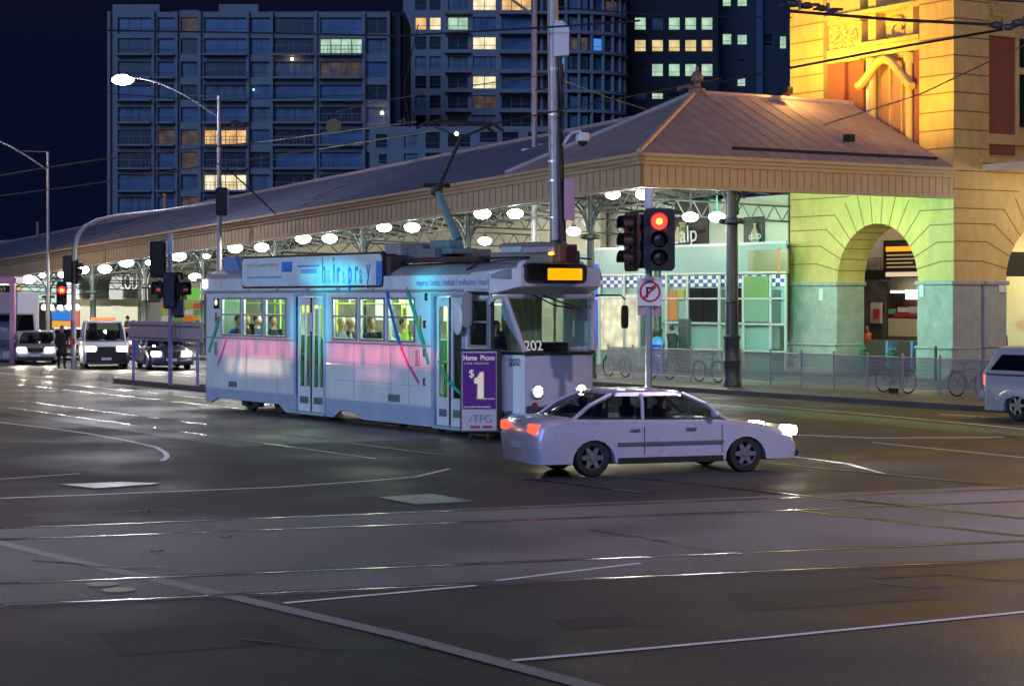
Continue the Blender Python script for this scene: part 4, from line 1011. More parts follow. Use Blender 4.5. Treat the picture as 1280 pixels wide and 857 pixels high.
m = MB(); m.box((doors[0][0]+doors[0][1])/2-.10, (doors[0][0]+doors[0][1])/2+.08, .02, .03, 2.1, 2.55); m.build('door_notice', mat('notice', (.55, .5, .6), .5), tr)
# vents, markers, door buttons, small boxes on the side
m = MB(); m.box(sT(287), sT(297), -.03, -.01, .62, .76); m.build('vent_grille', mat('grille', (.10, .12, .15), .6), tr)
m = MB(); m.box(sT(486.5), sT(500.5), -.03, -.01, .61, .77); m.build('vent_grille', mat('grille', (.10, .12, .15), .6), tr)
for px, py, c in ((271, 397, (.45, .05, .02)), (525.5, 403, (.7, .25, .02))):
    s = sT(px); z = zT(s, 0, py); m = MB(); m.ball((s, -.02, z), .10, .5, .3, 1.6, 10); m.build('side_marker_light', mat('marker_%d' % px, c, .3), tr, smooth=2)
m = MB(); s = sT(271); m.box(s-.16, s+.16, -.02, .0, 2.62, 2.88); o = m.build('route_box', TBK, tr); m = MB(); m.ball((s, -.025, 2.78), .07, 1, .2, 1, 8); m.build('lamp', emis('route_lamp', (1, .85, .4), 3), o)
for px in (271, 523): 
    s = sT(px); m = MB(); m.box(s-.09, s+.09, -.04, 0, 1.42, 1.78); m.build('equipment_box', ALU, tr, bevel=.02)
# gutter rail and letterboard
m = MB(); m.box(-.1, 13.0, -.045, 0, 3.03, 3.075); m.build('gutter_rail', ALU, tr)
m = MB(); m.box(-.1, SF_, -.02, .06, 3.08, 3.38); m.box(-.1, SF_, TW-.06, TW+.02, 3.08, 3.38); m.build('letterboard', TP, tr)
BLU = mat('letter_blue', (.16, .24, .48), .5); 
s0 = sT(493); text('eastern / railway / arrivals / melbourne / beach', .205, (s0, -.024, 3.15), (1, 0, 0), (0, 0, 1), BLU, tr, sx=.93) if 0 else None
s1 = sT(612)
text('inspires / artists / festivals / melbourne / beach', .20, (s1, -.024, 3.16), (1, 0, 0), (0, 0, 1), BLU, tr, align='RIGHT', sx=.78)
# coloured ribbons painted on the side
def ribbon(p, mt, w_=.10):
    m = MB(); pts = [(sT(x), zT(sT(x), 0, y)) for x, y in p]
    for (a, b) in zip(pts, pts[1:]):
        d = Vector((b[0]-a[0], b[1]-a[1])).normalized(); n = Vector((-d.y, d.x))*w_/2
        m.prism([(a[0]-n.x, -.027, a[1]-n.y), (b[0]-n.x, -.027, b[1]-n.y), (b[0]+n.x, -.027, b[1]+n.y), (a[0]+n.x, -.027, a[1]+n.y)], (0, .004, 0))
    m.build('painted_ribbon', mt, tr)
RB, RG, RM = mat('ribbon_blue', (.02, .14, .62), .4), mat('ribbon_green', (.02, .40, .25), .4), mat('ribbon_magenta', (.65, .03, .28), .4)
ribbon([(484, 362), (489, 385), (495, 408), (501, 430)], RB, .11); ribbon([(502, 433), (511, 455), (525, 479)], RM, .07)
ribbon([(509, 360), (518, 388), (527, 420), (537, 455)], RG, .12); ribbon([(275, 396), (268, 420), (262, 440)], RG, .12); ribbon([(284, 424), (279, 440), (273, 456)], RM, .06); ribbon([(549, 450), (560, 475), (577, 492)], RG, .07)
for px, py in ((533, 371), (531, 405), (531, 441), (531, 477)):
    s = sT(px); z = zT(s, 0, py); m = MB(); m.box(s-.03, s+.03, -.03, 0, z-.08, z+.08); m.box(s+.03, s+.07, -.045, -.01, z-.07, z-.05); m.box(s+.03, s+.07, -.045, -.01, z+.05, z+.07); m.build('door_hook', RUB, tr)
# roof shell
m = MB(); rings = []
prof = [(0, 3.36), (.10, 3.47), (.30, 3.58), (.7, 3.65), (1.26, 3.68), (1.82, 3.65), (2.22, 3.58), (2.42, 3.47), (2.52, 3.36), (2.52, 3.32), (0, 3.32)]
for s, k, dz in ((-.72, .32, -.05), (-.3, .12, 0), (0, 0, 0), (12.8, 0, 0), (13.8, .0, -.01), (14.5, .10, -.03)):
    rings.append([(s, max(k, min(TW-k, y)), z+dz) for y, z in prof])
m.loft(rings); m.build('roof', TRF, tr, smooth=1)
# cab front: tapered lower body, windscreen, header and destination box
FS, FN, FF = 14.65, .42, 2.10
zw0, zw1 = 1.80, 2.88
m = MB()
def taperwall(y0, yf, sgn):
    m.face([(SF_, y0, .22), (FS, yf, .22), (FS, yf, zw0), (SF_, y0, zw0+.04)])
taperwall(TW, FF, -1); m.build('cab_corner', TP, tr); m = MB(); taperwall(0, FN, 1)
m.face([(SF_-.05, 0, zw0+.04), (SF_, 0, zw0+.04), (SF_, 0, 3.1), (SF_-.05, 0, 3.1)])
m.build('cab_corner', TP, tr)
m = MB()
rings = []
for z, ds in ((.22, 0), (.5, .03), (1.2, .04), (zw0, 0)):
    rings.append([(FS+ds-.05, FN, z), (FS+ds+.03, FN+.35, z), (FS+ds+.06, TW/2, z), (FS+ds+.03, FF-.35, z), (FS+ds-.05, FF, z)])
m.loft(rings, caps=False, closed=False); m.build('front_panel', TFR, tr, smooth=1)
TN_, TF_ = (14.27, .18), (14.27, 2.34)           # top ends of the windscreen
m = MB(); m.face([(FS-.02, FN, zw0), (FS+.05, TW/2, zw0), (TN_[0]+.06, TW/2, zw1), (TN_[0], TN_[1], zw1)]); m.face([(FS+.05, TW/2, zw0), (FS-.02, FF, zw0), (TF_[0], TF_[1], zw1), (TN_[0]+.06, TW/2, zw1)]); m.build('windscreen', glass('windscreen_glass', (.75, .85, .80), .06), tr)
m = MB(); q0 = sT(616)
m.face([(q0, .002, zw0+.10), (SF_, .0, zw0+.02), (FS-.03, FN, zw0), (TN_[0], TN_[1], zw1), (SF_-.0, .0, zw1+.02), (q0, .002, zw1-.05)]); m.build('quarter_glass', glass('windscreen_glass'), tr)
m = MB(); m.face([(q0, TW, zw0+.1), (FS-.03, FF, zw0), (TF_[0], TF_[1], zw1), (q0, TW, zw1)]); m.build('quarter_glass', glass('windscreen_glass'), tr)
m = MB(); m.tube([(FS, FN, zw0), (TN_[0]+.02, TN_[1], zw1+.05)], .055, 6); m.build('windscreen_pillar', mat('pillar_grey', (.45, .43, .46), .4), tr); m = MB(); m.tube([(FS, FF, zw0), (TF_[0]+.02, TF_[1], zw1+.05)], .06, 6); m.build('windscreen_pillar', mat('pillar_grey', (.45, .43, .46), .4), tr)
m = MB(); m.tube([(q0, -.01, zw0+.02), (SF_, -.01, zw0-.0), (FS+.02, FN, zw0-.03), (FS+.10, TW/2, zw0-.03), (FS+.02, FF, zw0-.03)], .035, 6); m.tube([(q0, -.01, zw0), (q0, -.01, zw1)], .04, 6); m.build('windscreen_frame', TBK, tr)
m = MB(); m.tube([(q0-.1, -.02, zw1-.1), (q0+.1, -.01, zw1+.03), (TN_[0], TN_[1]-.02, zw1+.05), (TN_[0]+.08, TW/2, zw1+.05), TF_+(zw1+.05,)], .05, 6); m.build('windscreen_header', TFR, tr)
m = MB(); rings = [[(13.2, 0, 3.06), (13.2, 0, 3.42), (13.2, TW, 3.42), (13.2, TW, 3.06)], [(13.9, 0, 2.96), (13.9, 0, 3.46), (13.9, TW, 3.46), (13.9, TW, 2.96)], [(14.72, .27, 3.12), (14.72, .27, 3.52), (14.72, TW-.27, 3.52), (14.72, TW-.27, 3.12)]]
m.loft(rings); m.build('front_visor', TFR, tr, bevel=.03)
def YP(px, s=14.74):
    r = (px-640)/F; p = T0+TD*s; return (r*p.y-p.x)/(TN.x-r*TN.y)
ya, yb = YP(656), YP(733)
m = MB(); pts = []
def rrect(y0, y1, z0, z1, r, n=5):
    out = []
    for cy, cz, a0 in ((y1-r, z1-r, 0), (y0+r, z1-r, 90), (y0+r, z0+r, 180), (y1-r, z0+r, 270)):
        for k in range(n+1): a = R(a0+90*k/n); out.append((cy+r*math.cos(a), cz+r*math.sin(a)))
    return out
m.prism([(14.60, y, z) for y, z in rrect(ya, yb, 3.20, 3.60, .12)], (.16, 0, 0)); dbx = m.build('destination_box', TBK, tr)
m = MB(); m.prism([(14.761, y, z) for y, z in rrect(YP(684), YP(727), 3.26, 3.50, .02)], (.004, 0, 0)); m.build('display', emis('amber_display', (1, .36, .0), 1.35), dbx)
m = MB(); m.prism([(14.5, y, z) for y, z in rrect(ya-.05, yb+.05, 3.14, 3.66, .14)], (.14, 0, 0)); m.build('display_surround', TFR, tr, bevel=.02)
# wipers
m = MB()
m.tube([(14.45, 1.0, 2.94), (14.42, 1.5, 2.80), (14.45, 1.95, 2.66)], .018, 5); m.tube([(14.42, .75, 2.96), (14.43, 1.3, 2.74), (14.45, 1.75, 2.68)], .016, 5); m.build('wiper', TBK, tr)
# head lights and number
for px in (671, 725):
    y = YP(px, 14.70); m = MB(); m.lathe([(.001, 0), (.15, 0), (.16, .05), (.14, .07)], (14.70-.02, y, 1.0), 18, 'x'); hl2 = m.build('headlight', ALU, tr, smooth=1)
    m = MB(); m.lathe([(.001, .10), (.09, .085), (.135, .05)], (14.68, y, 1.0), 18, 'x'); m.build('lens', emis('tram_headlight', (1, .85, .5), 30), hl2, smooth=2)
    lamp('SPOT', (14.9, y, 1.0), 260, (1, .85, .6), .1, hl2, to=(24, y, .0), angle=70)
    m = MB(); m.lathe([(.001, .0), (.06, 0), (.06, .03), (.001, .03)], (14.68, y-.05, .72), 12, 'x'); m.build('marker_light', mat('red_lens', (.5, .03, .02), .3), tr)
m = MB(); m.lathe([(.001, 0), (.27, 0), (.27, .012), (.25, .016), (.001, .016)], (14.70, YP(713, 14.7), 1.42), 24, 'x'); m.build('round_cover', TFR, tr)
m = MB(); m.prism([(14.65, .44, .55), (14.65, FF-.02, .55), (14.92, FF-.25, .55), (14.97, TW/2, .55), (14.92, .7, .55)], (0, 0, .16)); m.build('bumper', TBK, tr, bevel=.03)
WT = mat('letter_white_paint', (.75, .75, .78), .5); 
NX = (0, 1, 0)
text('202', .30, (FS-.0, YP(655, FS)+.02, zw0+.03), NX, (-.25, 0, 1), emis('numerals_lit', (.75, .72, .76), .55), tr, ext=.006)
text('metlink', .13, (FS+.04, YP(712, FS), zw0+.03), NX, (-.25, 0, 1), WT, tr)
text('202', .20, (14.36, .246-.03, 1.53), (FS-SF_, FN, 0), (0, 0, 1), mat('numeral_dark', (.06, .06, .08), .5), tr, sx=.85)
m = MB(); p0 = Vector((SF_+.02, -.03, 1.12)); dd = Vector((FS-SF_, FN, 0)).normalized()
m.prism([p0, p0+dd*.30, p0+dd*.30+Vector((0, 0, .5)), p0+Vector((0, 0, .5))], (.0, .03, 0)); m.build('access_panel', ALU, tr, bevel=.01)
# mirrors
m = MB(); s = sT(579.5); m.ball((s+.02, -.16, zT(s, -.16, 398)), .20, 1.0, .25, 1.75, 14); mo = m.build('mirror', mat('mirror_back', (.62, .66, .70), .4), tr, smooth=2)
m = MB(); s = sT(594); z = zT(s, -.2, 387); m.prism([(s+x*.16, -.22, z+zz*.36) for x, zz in rrect(-1, 1, -1, 1, .5)], (0, .05, 0)); m.build('mirror', mat('mirror_grey', (.28, .27, .28), .4), tr)
m = MB(); m.tube([(sT(594), -.2, z+.3), (sT(594), -.2, 3.02), (sT(612), -.04, 3.0)], .02, 5); m.tube([(sT(590), -.08, 3.0), (sT(611), -.08, 2.98)], .025, 5); m.build('mirror_arm', TBK, tr)
m = MB(); m.tube([(14.6, 2.2, 2.95), (14.75, 2.75, 2.95), (14.75, 2.85, 2.86)], .02, 5); yq = 2.85; m.prism([(14.72, yq+x*.08, 2.50+zz*.24) for x, zz in rrect(-1, 1, -1, 1, .5)], (.05, 0, 0)); m.build('mirror', TBK, tr)
# roof advert
pa, pb = sT(303.5), sT(480.5)
z0a = 3.13; m = MB()
def adface(y, th, g=0): 
    zt = 3.93
    m.prism([(x, y, z) for x, z in rrect(pa+g, pb-g, z0a+g, zt-g, .12)], (0, th, 0))
adface(-.03, .10); adf = m.build('advert_frame', TBK, tr)
m = MB(); adface(-.045, .012, .05); m.build('advert_face', mat('advert_pale', (.50, .60, .68), .35, noise=.15, nscale=2), adf)
m = MB(); m.box(pb-.02, pb+.22, .0, .5, z0a+.08, 3.85); m.box(pa, pb, .07, .35, 3.4, 3.88); m.build('advert_box', TBK, tr, bevel=.04)
m = MB()
for px in (313, 348, 386, 424, 468): s = sT(px); m.box(s-.06, s+.06, -.04, .02, 3.06, 3.14)
m.build('advert_bracket', ALU, tr)
AP = lambda px, py: (sT(px, -.05), -.048, zT(sT(px, -.05), -.05, py))
cols_h = [(.10, .22, .42), (.45, .42, .35), (.01, .22, .38), (.01, .25, .35), (.30, .33, .40), (.02, .2, .55), (.01, .2, .3), (.02, .3, .38), (.10, .12, .35)]
xs_ = [402, 409, 416, 421, 428, 435, 443, 449, 458]
for ch_, px, cc, sz in zip('hairspray', xs_, cols_h, (.55, .42, .62, .5, .36, .5, .52, .42, .5)):
    a = AP(px, 353); text(ch_, sz*1.5, (a[0], a[1], a[2]+(.0 if ch_ != 'y' else .05)), (1, 0, 0), (0, 0, 1), mat('adl_%s' % str(cc), cc, .4), adf, sx=.50, ext=.003, bold=.008)
a = AP(309, 335); text('HARVEY FIELD', .17, a, (1, 0, 0), (0, 0, 1), mat('ad_gold', (.5, .48, .25), .4), adf, ext=.002) if 0 else None
for (x0, x1, y0, y1, cc) in ((309, 347, 329, 334, (.42, .42, .30)), (352, 365, 327, 340, (.02, .18, .55)), (372, 399, 331, 334, (.12, .20, .45)), (376, 396, 336, 342, (.20, .30, .55)), (309, 352, 345, 348, (.10, .35, .55)), (470, 477, 326, 356, (.02, .22, .65))):
    a, b = AP(x0, y1), AP(x1, y0); m = MB(); m.box(a[0], b[0], -.050, -.046, a[2], b[2]); m.build('advert_patch', mat('adp_%s' % str(cc), cc, .4, noise=.4, nscale=9), adf)
# roof equipment
m = MB()
m.box(10.1, 10.9, .5, 2.0, 3.68, 3.98); m.build('resistor_box', mat('roof_box', (.12, .14, .16), .6, noise=.3), tr, bevel=.04)
m = MB(); m.box(9.9, 13.0, .35, .42, 3.66, 3.78); m.box(9.9, 13.0, 2.1, 2.17, 3.66, 3.78); m.box(10.8, 12.6, .9, 1.6, 3.70, 3.80)
for i in range(8): m.box(10.9+i*.22, 10.95+i*.22, .42, 2.1, 3.70, 3.76)
m.build('roof_walkway', TBK, tr)
def boxpx(px0, px1, pyt, pyb, y0, y1, nm, mt, bevel=.03):
    a, b = sT(px0, y0), sT(px1, y0); sm = (a+b)/2; m = MB(); m.box(a, b, y0, y1, zT(sm, y0, pyb), zT(sm, y0, pyt)); return m.build(nm, mt, tr, bevel=bevel)
boxpx(480, 500, 304, 326, .6, 1.8, 'equipment_box', mat('roof_grey', (.20, .22, .24), .6)); boxpx(500, 528, 306, 324, .8, 1.9, 'equipment_box', mat('roof_box', (.12, .14, .16), .6))
boxpx(529, 563, 310, 318, .7, 1.3, 'pantograph_base', mat('panto_teal', (.10, .20, .22), .5)); boxpx(536, 560, 300, 311, .8, 1.2, 'pantograph_motor', mat('panto_teal', (.10, .20, .22), .5), .05)
boxpx(622, 672, 303, 312, .7, 1.5, 'air_conditioner', mat('ac_grey', (.16, .17, .16), .6, noise=.2), .08); boxpx(612, 690, 314, 330, .6, 1.3, 'air_conditioner', mat('ac_grey', (.16, .17, .16), .6), .04)
boxpx(625, 650, 308, 316, .55, .62, 'housing_panel', mat('panel_pale', (.42, .50, .55), .4)); boxpx(652, 692, 308, 316, .52, .60, 'housing_panel', mat('panel_mauve', (.34, .28, .36), .4)); boxpx(693, 699, 305, 328, .5, .95, 'housing_end', mat('panel_brown', (.18, .06, .04), .5))
m = MB(); s = sT(689, .5); m.ball((s, .5, zT(s, .5, 317)), .05, 1.6, 1, .6, 8); m.build('orange_lamp', emis('orange_lamp', (1, .38, .02), 6), tr)
s0, s1 = -.4, 1.4
m = MB(); m.prism([(.05, .45, 3.55), (1.1, .45, 3.55), (.75, .45, 3.98), (.05, .45, 3.98)], (0, 1.5, 0)); m.build('rear_housing', mat('housing_blue', (.10, .20, .45), .5), tr, bevel=.03)
m = MB(); m.prism([(1.1, .5, 3.55), (2.3, .5, 3.55), (2.3, .5, 3.9), (1.9, .5, 3.95), (.8, .5, 3.97)], (0, 1.4, 0)); m.build('rear_housing', mat('roof_box', (.12, .14, .16), .6), tr, bevel=.03)
m = MB(); m.tube([(12.6, .3, 3.6), (13.4, .3, 3.72), (14.5, .4, 3.72), (14.7, 1.2, 3.74), (14.6, 2.1, 3.70)], .02, 5); m.tube([(12.9, .1, 3.48), (13.5, .25, 3.70)], .02, 5); m.build('roof_handrail', TBK, tr)
m = MB(); m.box(-.15, .1, -.05, .05, 3.15, 3.38); m.build('rear_lamp', emis('rear_white_lamp', (1, 1, 1), 4), tr)
# pantograph
def PT(px, py, y): s = sT(px, y); return Vector((s, y, zT(s, y, py)))
pn = thing('pantograph', 'single-arm pantograph rising from the tram roof to the wire', 'pantograph', T0, TROT)
m = MB(); m.tube([PT(573, 300, 1.26), PT(546, 238, 1.26)], .10, 8, .075); m.build('lower_arm', mat('panto_teal', (.10, .20, .22), .5), pn)
m = MB(); m.tube([PT(546, 238, 1.26), PT(576, 172, 1.26)], .05, 8, .04); m.build('upper_arm', mat('panto_dark', (.03, .032, .03), .5), pn)
m = MB(); p = PT(545, 237, 1.26); m.ball(p, .16, n=8); m.tube([p+Vector((0, -.35, .1)), p+Vector((0, .35, .1))], .05, 6); m.tube([p+Vector((-.3, 0, .08)), p+Vector((.25, 0, .02))], .04, 6); m.build('elbow_joint', mat('panto_dark', (.03, .032, .03), .5), pn)
m = MB(); h = PT(576, 172, 1.26); 
for ds in (-.22, .18):
    m.tube([h+Vector((ds, -1.0, .18)), h+Vector((ds, -.75, .32)), h+Vector((ds, .75, .32)), h+Vector((ds, 1.0, .18))], .035, 6)
m.tube([h, h+Vector((-.22, -.7, .3))], .03, 5); m.tube([h, h+Vector((.18, .7, .3))], .03, 5); m.tube([h+Vector((-.22, 0, .31)), h+Vector((.18, 0, .31))], .03, 5); m.build('collector_head', mat('panto_dark', (.03, .032, .03), .5), pn)
m = MB(); m.ball(h+Vector((-.02, -.1, .08)), .05, n=8); m.build('collector_glint', emis('pale_glint', (1, 1, .75), 3), pn)  # a glint on the collector, put in as a small glowing ball
YB_ = emis('interior_yellow', (1, .72, .05), 1.3)  # glowing boards added in place of yellow light reflected in the panes
for a, b_, z0, z1 in ((.95, 1.55, 2.45, 2.8), (1.7, 2.05, 2.5, 2.85), (2.4, 3.4, 2.62, 2.84)):
    m = MB(); m.box(a, b_, 1.95, 1.98, z0, z1); m.build('interior_glow', YB_, tr)
for a in (4.9, 6.4, 8.2, 9.7):
    m = MB(); m.box(a, a+.6, 2.36, 2.40, 2.35, 2.85); m.build('interior_glow', emis('interior_white', (.9, 1, .8), 1.2), tr)
# bogies
for bs_ in (2.6, 10.4):
    m = MB(); m.box(bs_-1.15, bs_+1.15, .12, .30, .28, .55); m.box(bs_-.9, bs_+.9, .3, 2.2, .3, .5)
    for k in (-.3, .3): m.box(bs_+k-.16, bs_+k+.16, .02, .2, .16, .40)
    m.build('bogie_frame', TBK, tr, bevel=.02)
    for k in (-.85, .85):
        m = MB(); m.lathe([(.001, 0), (.30, 0), (.34, .03), (.34, .12), (.001, .12)], (bs_+k, .42, .34), 20, 'y'); m.build('wheel', mat('wheel_steel', (.08, .08, .085), .4, metal=.5), tr)
        m = MB(); m.lathe([(.001, 0), (.34, 0), (.34, .12), (.001, .12)], (bs_+k, 1.97, .34), 20, 'y'); m.build('wheel', mat('wheel_steel', (.08, .08, .085), .4, metal=.5), tr)
m = MB(); m.box(4.6, 8.2, .3, 2.2, .3, .6); m.box(3.9, 4.3, .15, .5, .25, .5); m.box(.1, 1.2, .4, 2.1, .4, .6); m.box(12.3, 14.3, .4, 2.1, .3, .55); m.build('underframe', TBK, tr)
# interior
m = MB(); m.box(-.6, 14.4, .07, TW-.07, .56, .60); m.build('interior_floor', mat('int_floor', (.12, .12, .12), .6), tr)
m = MB(); m.box(-.6, 14.2, .07, TW-.07, 3.02, 3.06); m.build('ceiling', mat('int_ceiling', (.7, .72, .66), .6), tr)
for y in (.75, 1.75):
    m = MB(); m.box(.3, 12.3, y-.07, y+.07, 2.97, 3.01); m.build('ceiling_light', emis('tram_tube', (.86, 1, .78), 9), tr)
for s in (1.5, 4.2, 6.9, 9.6, 11.6): lamp('POINT', (s, 1.26, 2.86), 95, (.86, 1, .74), .25, tr)
SEAT = mat('seat_green', (.02, .12, .07), .7); YEL = mat('handrail_yellow', (.45, .55, .05), .4)
for i, s in enumerate((1.2, 2.1, 3.1, 5.7, 6.7, 7.7, 8.7)):
    for y in (.28, 1.9):
        m = MB(); m.box(s, s+.45, y, y+.42, 1.36, 1.44); m.box(s-.05, s+.03, y, y+.42, 1.40, 1.92); m.box(s+.1, s+.3, y+.1, y+.3, .60, 1.36); m.build('seat', SEAT, tr, bevel=.03)
m = MB()
for s in (.7, 2.6, 3.9, 5.2, 7.2, 9.3, 11.7):
    for y in (.72, 1.82): m.tube([(s, y, .6), (s, y, 3.0)], .022, 6)
m.tube([(.5, .72, 2.75), (12.2, .72, 2.75)], .018, 6); m.tube([(.5, 1.82, 2.75), (12.2, 1.82, 2.75)], .018, 6)
m.build('handrail', YEL, tr)
m = MB(); m.box(12.3, 12.36, .07, 1.1, .6, 3.0); m.build('cab_partition', mat('partition', (.10, .11, .10), .6), tr)
m = MB(); m.box(12.3, 12.36, 1.9, 2.4, .6, 1.7); m.box(13.4, 14.3, .5, 2.0, 1.45, 1.72); m.box(13.9, 14.35, .9, 1.7, 1.7, 1.98); m.build('dashboard', TBK, tr, bevel=.05)
m = MB(); m.box(13.9, 14.3, 1.55, 1.95, 1.72, 1.95); m.build('ticket_box', mat('ticket_box', (.25, .30, .36), .5), tr, bevel=.03)
for y in [1.35+.12*i for i in range(7)]:
    pass
m = MB()
for i in range(30):
    y0_, y1_ = 1.28+.034*i, 1.28+.034*(i+1); s0_, s1_ = 12.42+.035*math.sin(i*1.3), 12.42+.035*math.sin((i+1)*1.3); m.face([(s0_, y0_, 1.7), (s1_, y1_, 1.7), (s1_, y1_, 2.98), (s0_, y0_, 2.98)])
m.build('cab_curtain', mat('curtain_pale', (.55, .55, .40), .8), tr)
m = MB(); m.box(13.0, 13.06, .5, .95, 1.35, 2.2); m.box(13.0, 13.45, .5, .95, 1.3, 1.4); m.build('driver_seat', mat('driver_seat', (.12, .2, .34), .7), tr)
def pax(label, px, y, rz=0, **k): s = sT(px, y); return person(label, Tw(s, y-.04, .93), TROT+rz, 'sit', group='passengers seated in the tram', scale=1.1, **k)
pax('passenger with dark hair looking down at the third tram window', 343, .50, R(-16), top=(.03, .035, .06), hair=(.03, .02, .015))
pax('passenger in dark clothes at the second tram window from the rear', 309, .50, R(-10), top=(.04, .04, .05), hair=(.2, .12, .06))
pax('passenger in dark blue near the rear window', 322, .95, R(20), top=(.02, .04, .18), hair=(.02, .02, .05))
pax('fair-haired passenger with a pale scarf beside the middle door', 428, .50, R(-18), top=(.35, .42, .45), hair=(.62, .52, .34))
pax('older fair passenger seated behind the one with the scarf', 440, .75, R(-20), top=(.06, .06, .07), hair=(.55, .5, .42))
pax('passenger in dark suit and white shirt in the fifth tram window', 466, .50, R(-18), top=(.03, .03, .035), hair=(.15, .09, .05))
pax('passenger in a blue jacket at the rearmost tram window', 299, .42, R(10), top=(.02, .05, .35), hair=(.03, .02, .02))
pax('passenger in yellow-green at the last tram window before the front door', 505, .9, R(20), top=(.14, .24, .03), hair=(.05, .03, .02))
dv = person('tram driver in a dark jacket behind the quarter window', Tw(13.2, .62, 1.02), TROT, 'sit', top=(.03, .03, .04), hair=(.03, .02, .02))
# glow of the street screen on the tram side, imitated by an added spot lamp

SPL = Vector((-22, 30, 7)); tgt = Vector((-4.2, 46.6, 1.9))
pj = thing('added_projector', 'unseen spot lamp on a mast, added to colour the tram side', 'added_projector', SPL)
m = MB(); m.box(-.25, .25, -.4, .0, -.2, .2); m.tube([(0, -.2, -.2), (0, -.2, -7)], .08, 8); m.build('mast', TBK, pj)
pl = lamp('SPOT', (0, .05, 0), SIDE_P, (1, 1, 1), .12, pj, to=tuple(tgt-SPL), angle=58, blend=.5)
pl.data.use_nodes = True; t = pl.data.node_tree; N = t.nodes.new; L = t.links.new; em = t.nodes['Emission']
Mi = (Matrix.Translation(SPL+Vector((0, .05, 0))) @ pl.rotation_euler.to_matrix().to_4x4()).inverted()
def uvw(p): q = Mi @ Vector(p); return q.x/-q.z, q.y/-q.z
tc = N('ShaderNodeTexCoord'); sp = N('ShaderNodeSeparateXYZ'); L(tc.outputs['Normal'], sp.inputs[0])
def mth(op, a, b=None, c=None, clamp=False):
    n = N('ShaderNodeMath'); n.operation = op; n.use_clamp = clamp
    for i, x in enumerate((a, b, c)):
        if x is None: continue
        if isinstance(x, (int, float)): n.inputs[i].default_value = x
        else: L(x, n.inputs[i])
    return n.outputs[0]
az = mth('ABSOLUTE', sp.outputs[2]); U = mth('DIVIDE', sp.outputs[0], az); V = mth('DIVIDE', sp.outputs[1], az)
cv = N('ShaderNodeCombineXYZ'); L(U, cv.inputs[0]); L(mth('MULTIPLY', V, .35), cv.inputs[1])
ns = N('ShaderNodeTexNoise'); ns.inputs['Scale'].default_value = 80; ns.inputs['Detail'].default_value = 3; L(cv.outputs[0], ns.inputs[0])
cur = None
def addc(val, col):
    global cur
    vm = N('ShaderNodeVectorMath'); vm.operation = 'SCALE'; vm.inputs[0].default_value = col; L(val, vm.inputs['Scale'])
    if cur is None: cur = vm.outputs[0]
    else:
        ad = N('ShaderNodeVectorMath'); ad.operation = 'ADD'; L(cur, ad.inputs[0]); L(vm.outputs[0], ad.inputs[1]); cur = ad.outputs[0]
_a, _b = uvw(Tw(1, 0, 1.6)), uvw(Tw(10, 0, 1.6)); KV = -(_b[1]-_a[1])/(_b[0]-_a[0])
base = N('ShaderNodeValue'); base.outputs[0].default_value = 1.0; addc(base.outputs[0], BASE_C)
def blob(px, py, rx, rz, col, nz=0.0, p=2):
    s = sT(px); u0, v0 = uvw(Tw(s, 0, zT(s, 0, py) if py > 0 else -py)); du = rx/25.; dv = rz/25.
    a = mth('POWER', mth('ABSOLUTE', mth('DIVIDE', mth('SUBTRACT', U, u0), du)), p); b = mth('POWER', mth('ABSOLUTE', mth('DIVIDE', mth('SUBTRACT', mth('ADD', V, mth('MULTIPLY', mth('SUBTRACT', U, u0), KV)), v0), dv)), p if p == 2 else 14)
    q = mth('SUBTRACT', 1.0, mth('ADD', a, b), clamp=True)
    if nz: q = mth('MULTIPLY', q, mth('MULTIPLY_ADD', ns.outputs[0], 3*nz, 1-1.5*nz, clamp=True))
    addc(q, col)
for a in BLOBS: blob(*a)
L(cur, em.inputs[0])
# ================================================================ VEHICLES
def car_glass(): return glass('car_glass', (.34, .37, .38), .16)
CHR = mat('chrome', (.6, .6, .62), .2, metal=1.0); TYRE = mat('tyre', (.018, .018, .018), .8); RIM = mat('alloy', (.45, .45, .47), .3, metal=.8)
HEADL = emis('headlight_on', (1, .93, .72), 28); TAILL = emis('tail_lit', (1, .03, .01), 5)
def wheel(parent, x, y, r, side):
    m = MB(); w_ = .2; s = side
    m.lathe([(r*.62, -w_/2), (r*.92, -w_/2), (r, -w_/2+.04), (r, w_/2-.04), (r*.92, w_/2), (r*.62, w_/2)], (x, y, r), 26, 'y', caps=False); o = m.build('wheel', TYRE, parent, smooth=1)
    m = MB(); d = s*w_/2*.8
    for k in range(6):
        a = k*math.pi/3; c, q = math.cos(a), math.sin(a); m.prism([(x+c*.05-q*.05, y+d, r+q*.05+c*.05), (x+c*r*.6-q*.03, y+d, r+q*r*.6+c*.03), (x+c*r*.6+q*.03, y+d, r+q*r*.6-c*.03), (x+c*.05+q*.05, y+d, r+q*.05-c*.05)], (0, -s*.03, 0))
    m.lathe([(r*.58, d-.02*s), (r*.64, d+.015*s), (r*.66, d-.03*s)], (x, y, r), 24, 'y', caps=False); m.lathe([(.001, d+.02*s), (.05, d+.02*s), (.06, d-.02*s)], (x, y, r), 10, 'y')
    m.build('rim', RIM, o)
    m = MB(); m.lathe([(.001, d-.10*s), (r*.62, d-.10*s)], (x, y, r), 16, 'y'); m.build('brake_disc', mat('brake_dark', (.03, .03, .03), .6), o)
def arch(cx, r, zb, n=9): return [(cx+r*math.cos(math.pi-math.pi*i/n), max(zb, zb+(r*1.0)*math.sin(math.pi*i/n))) for i in range(n+1)]
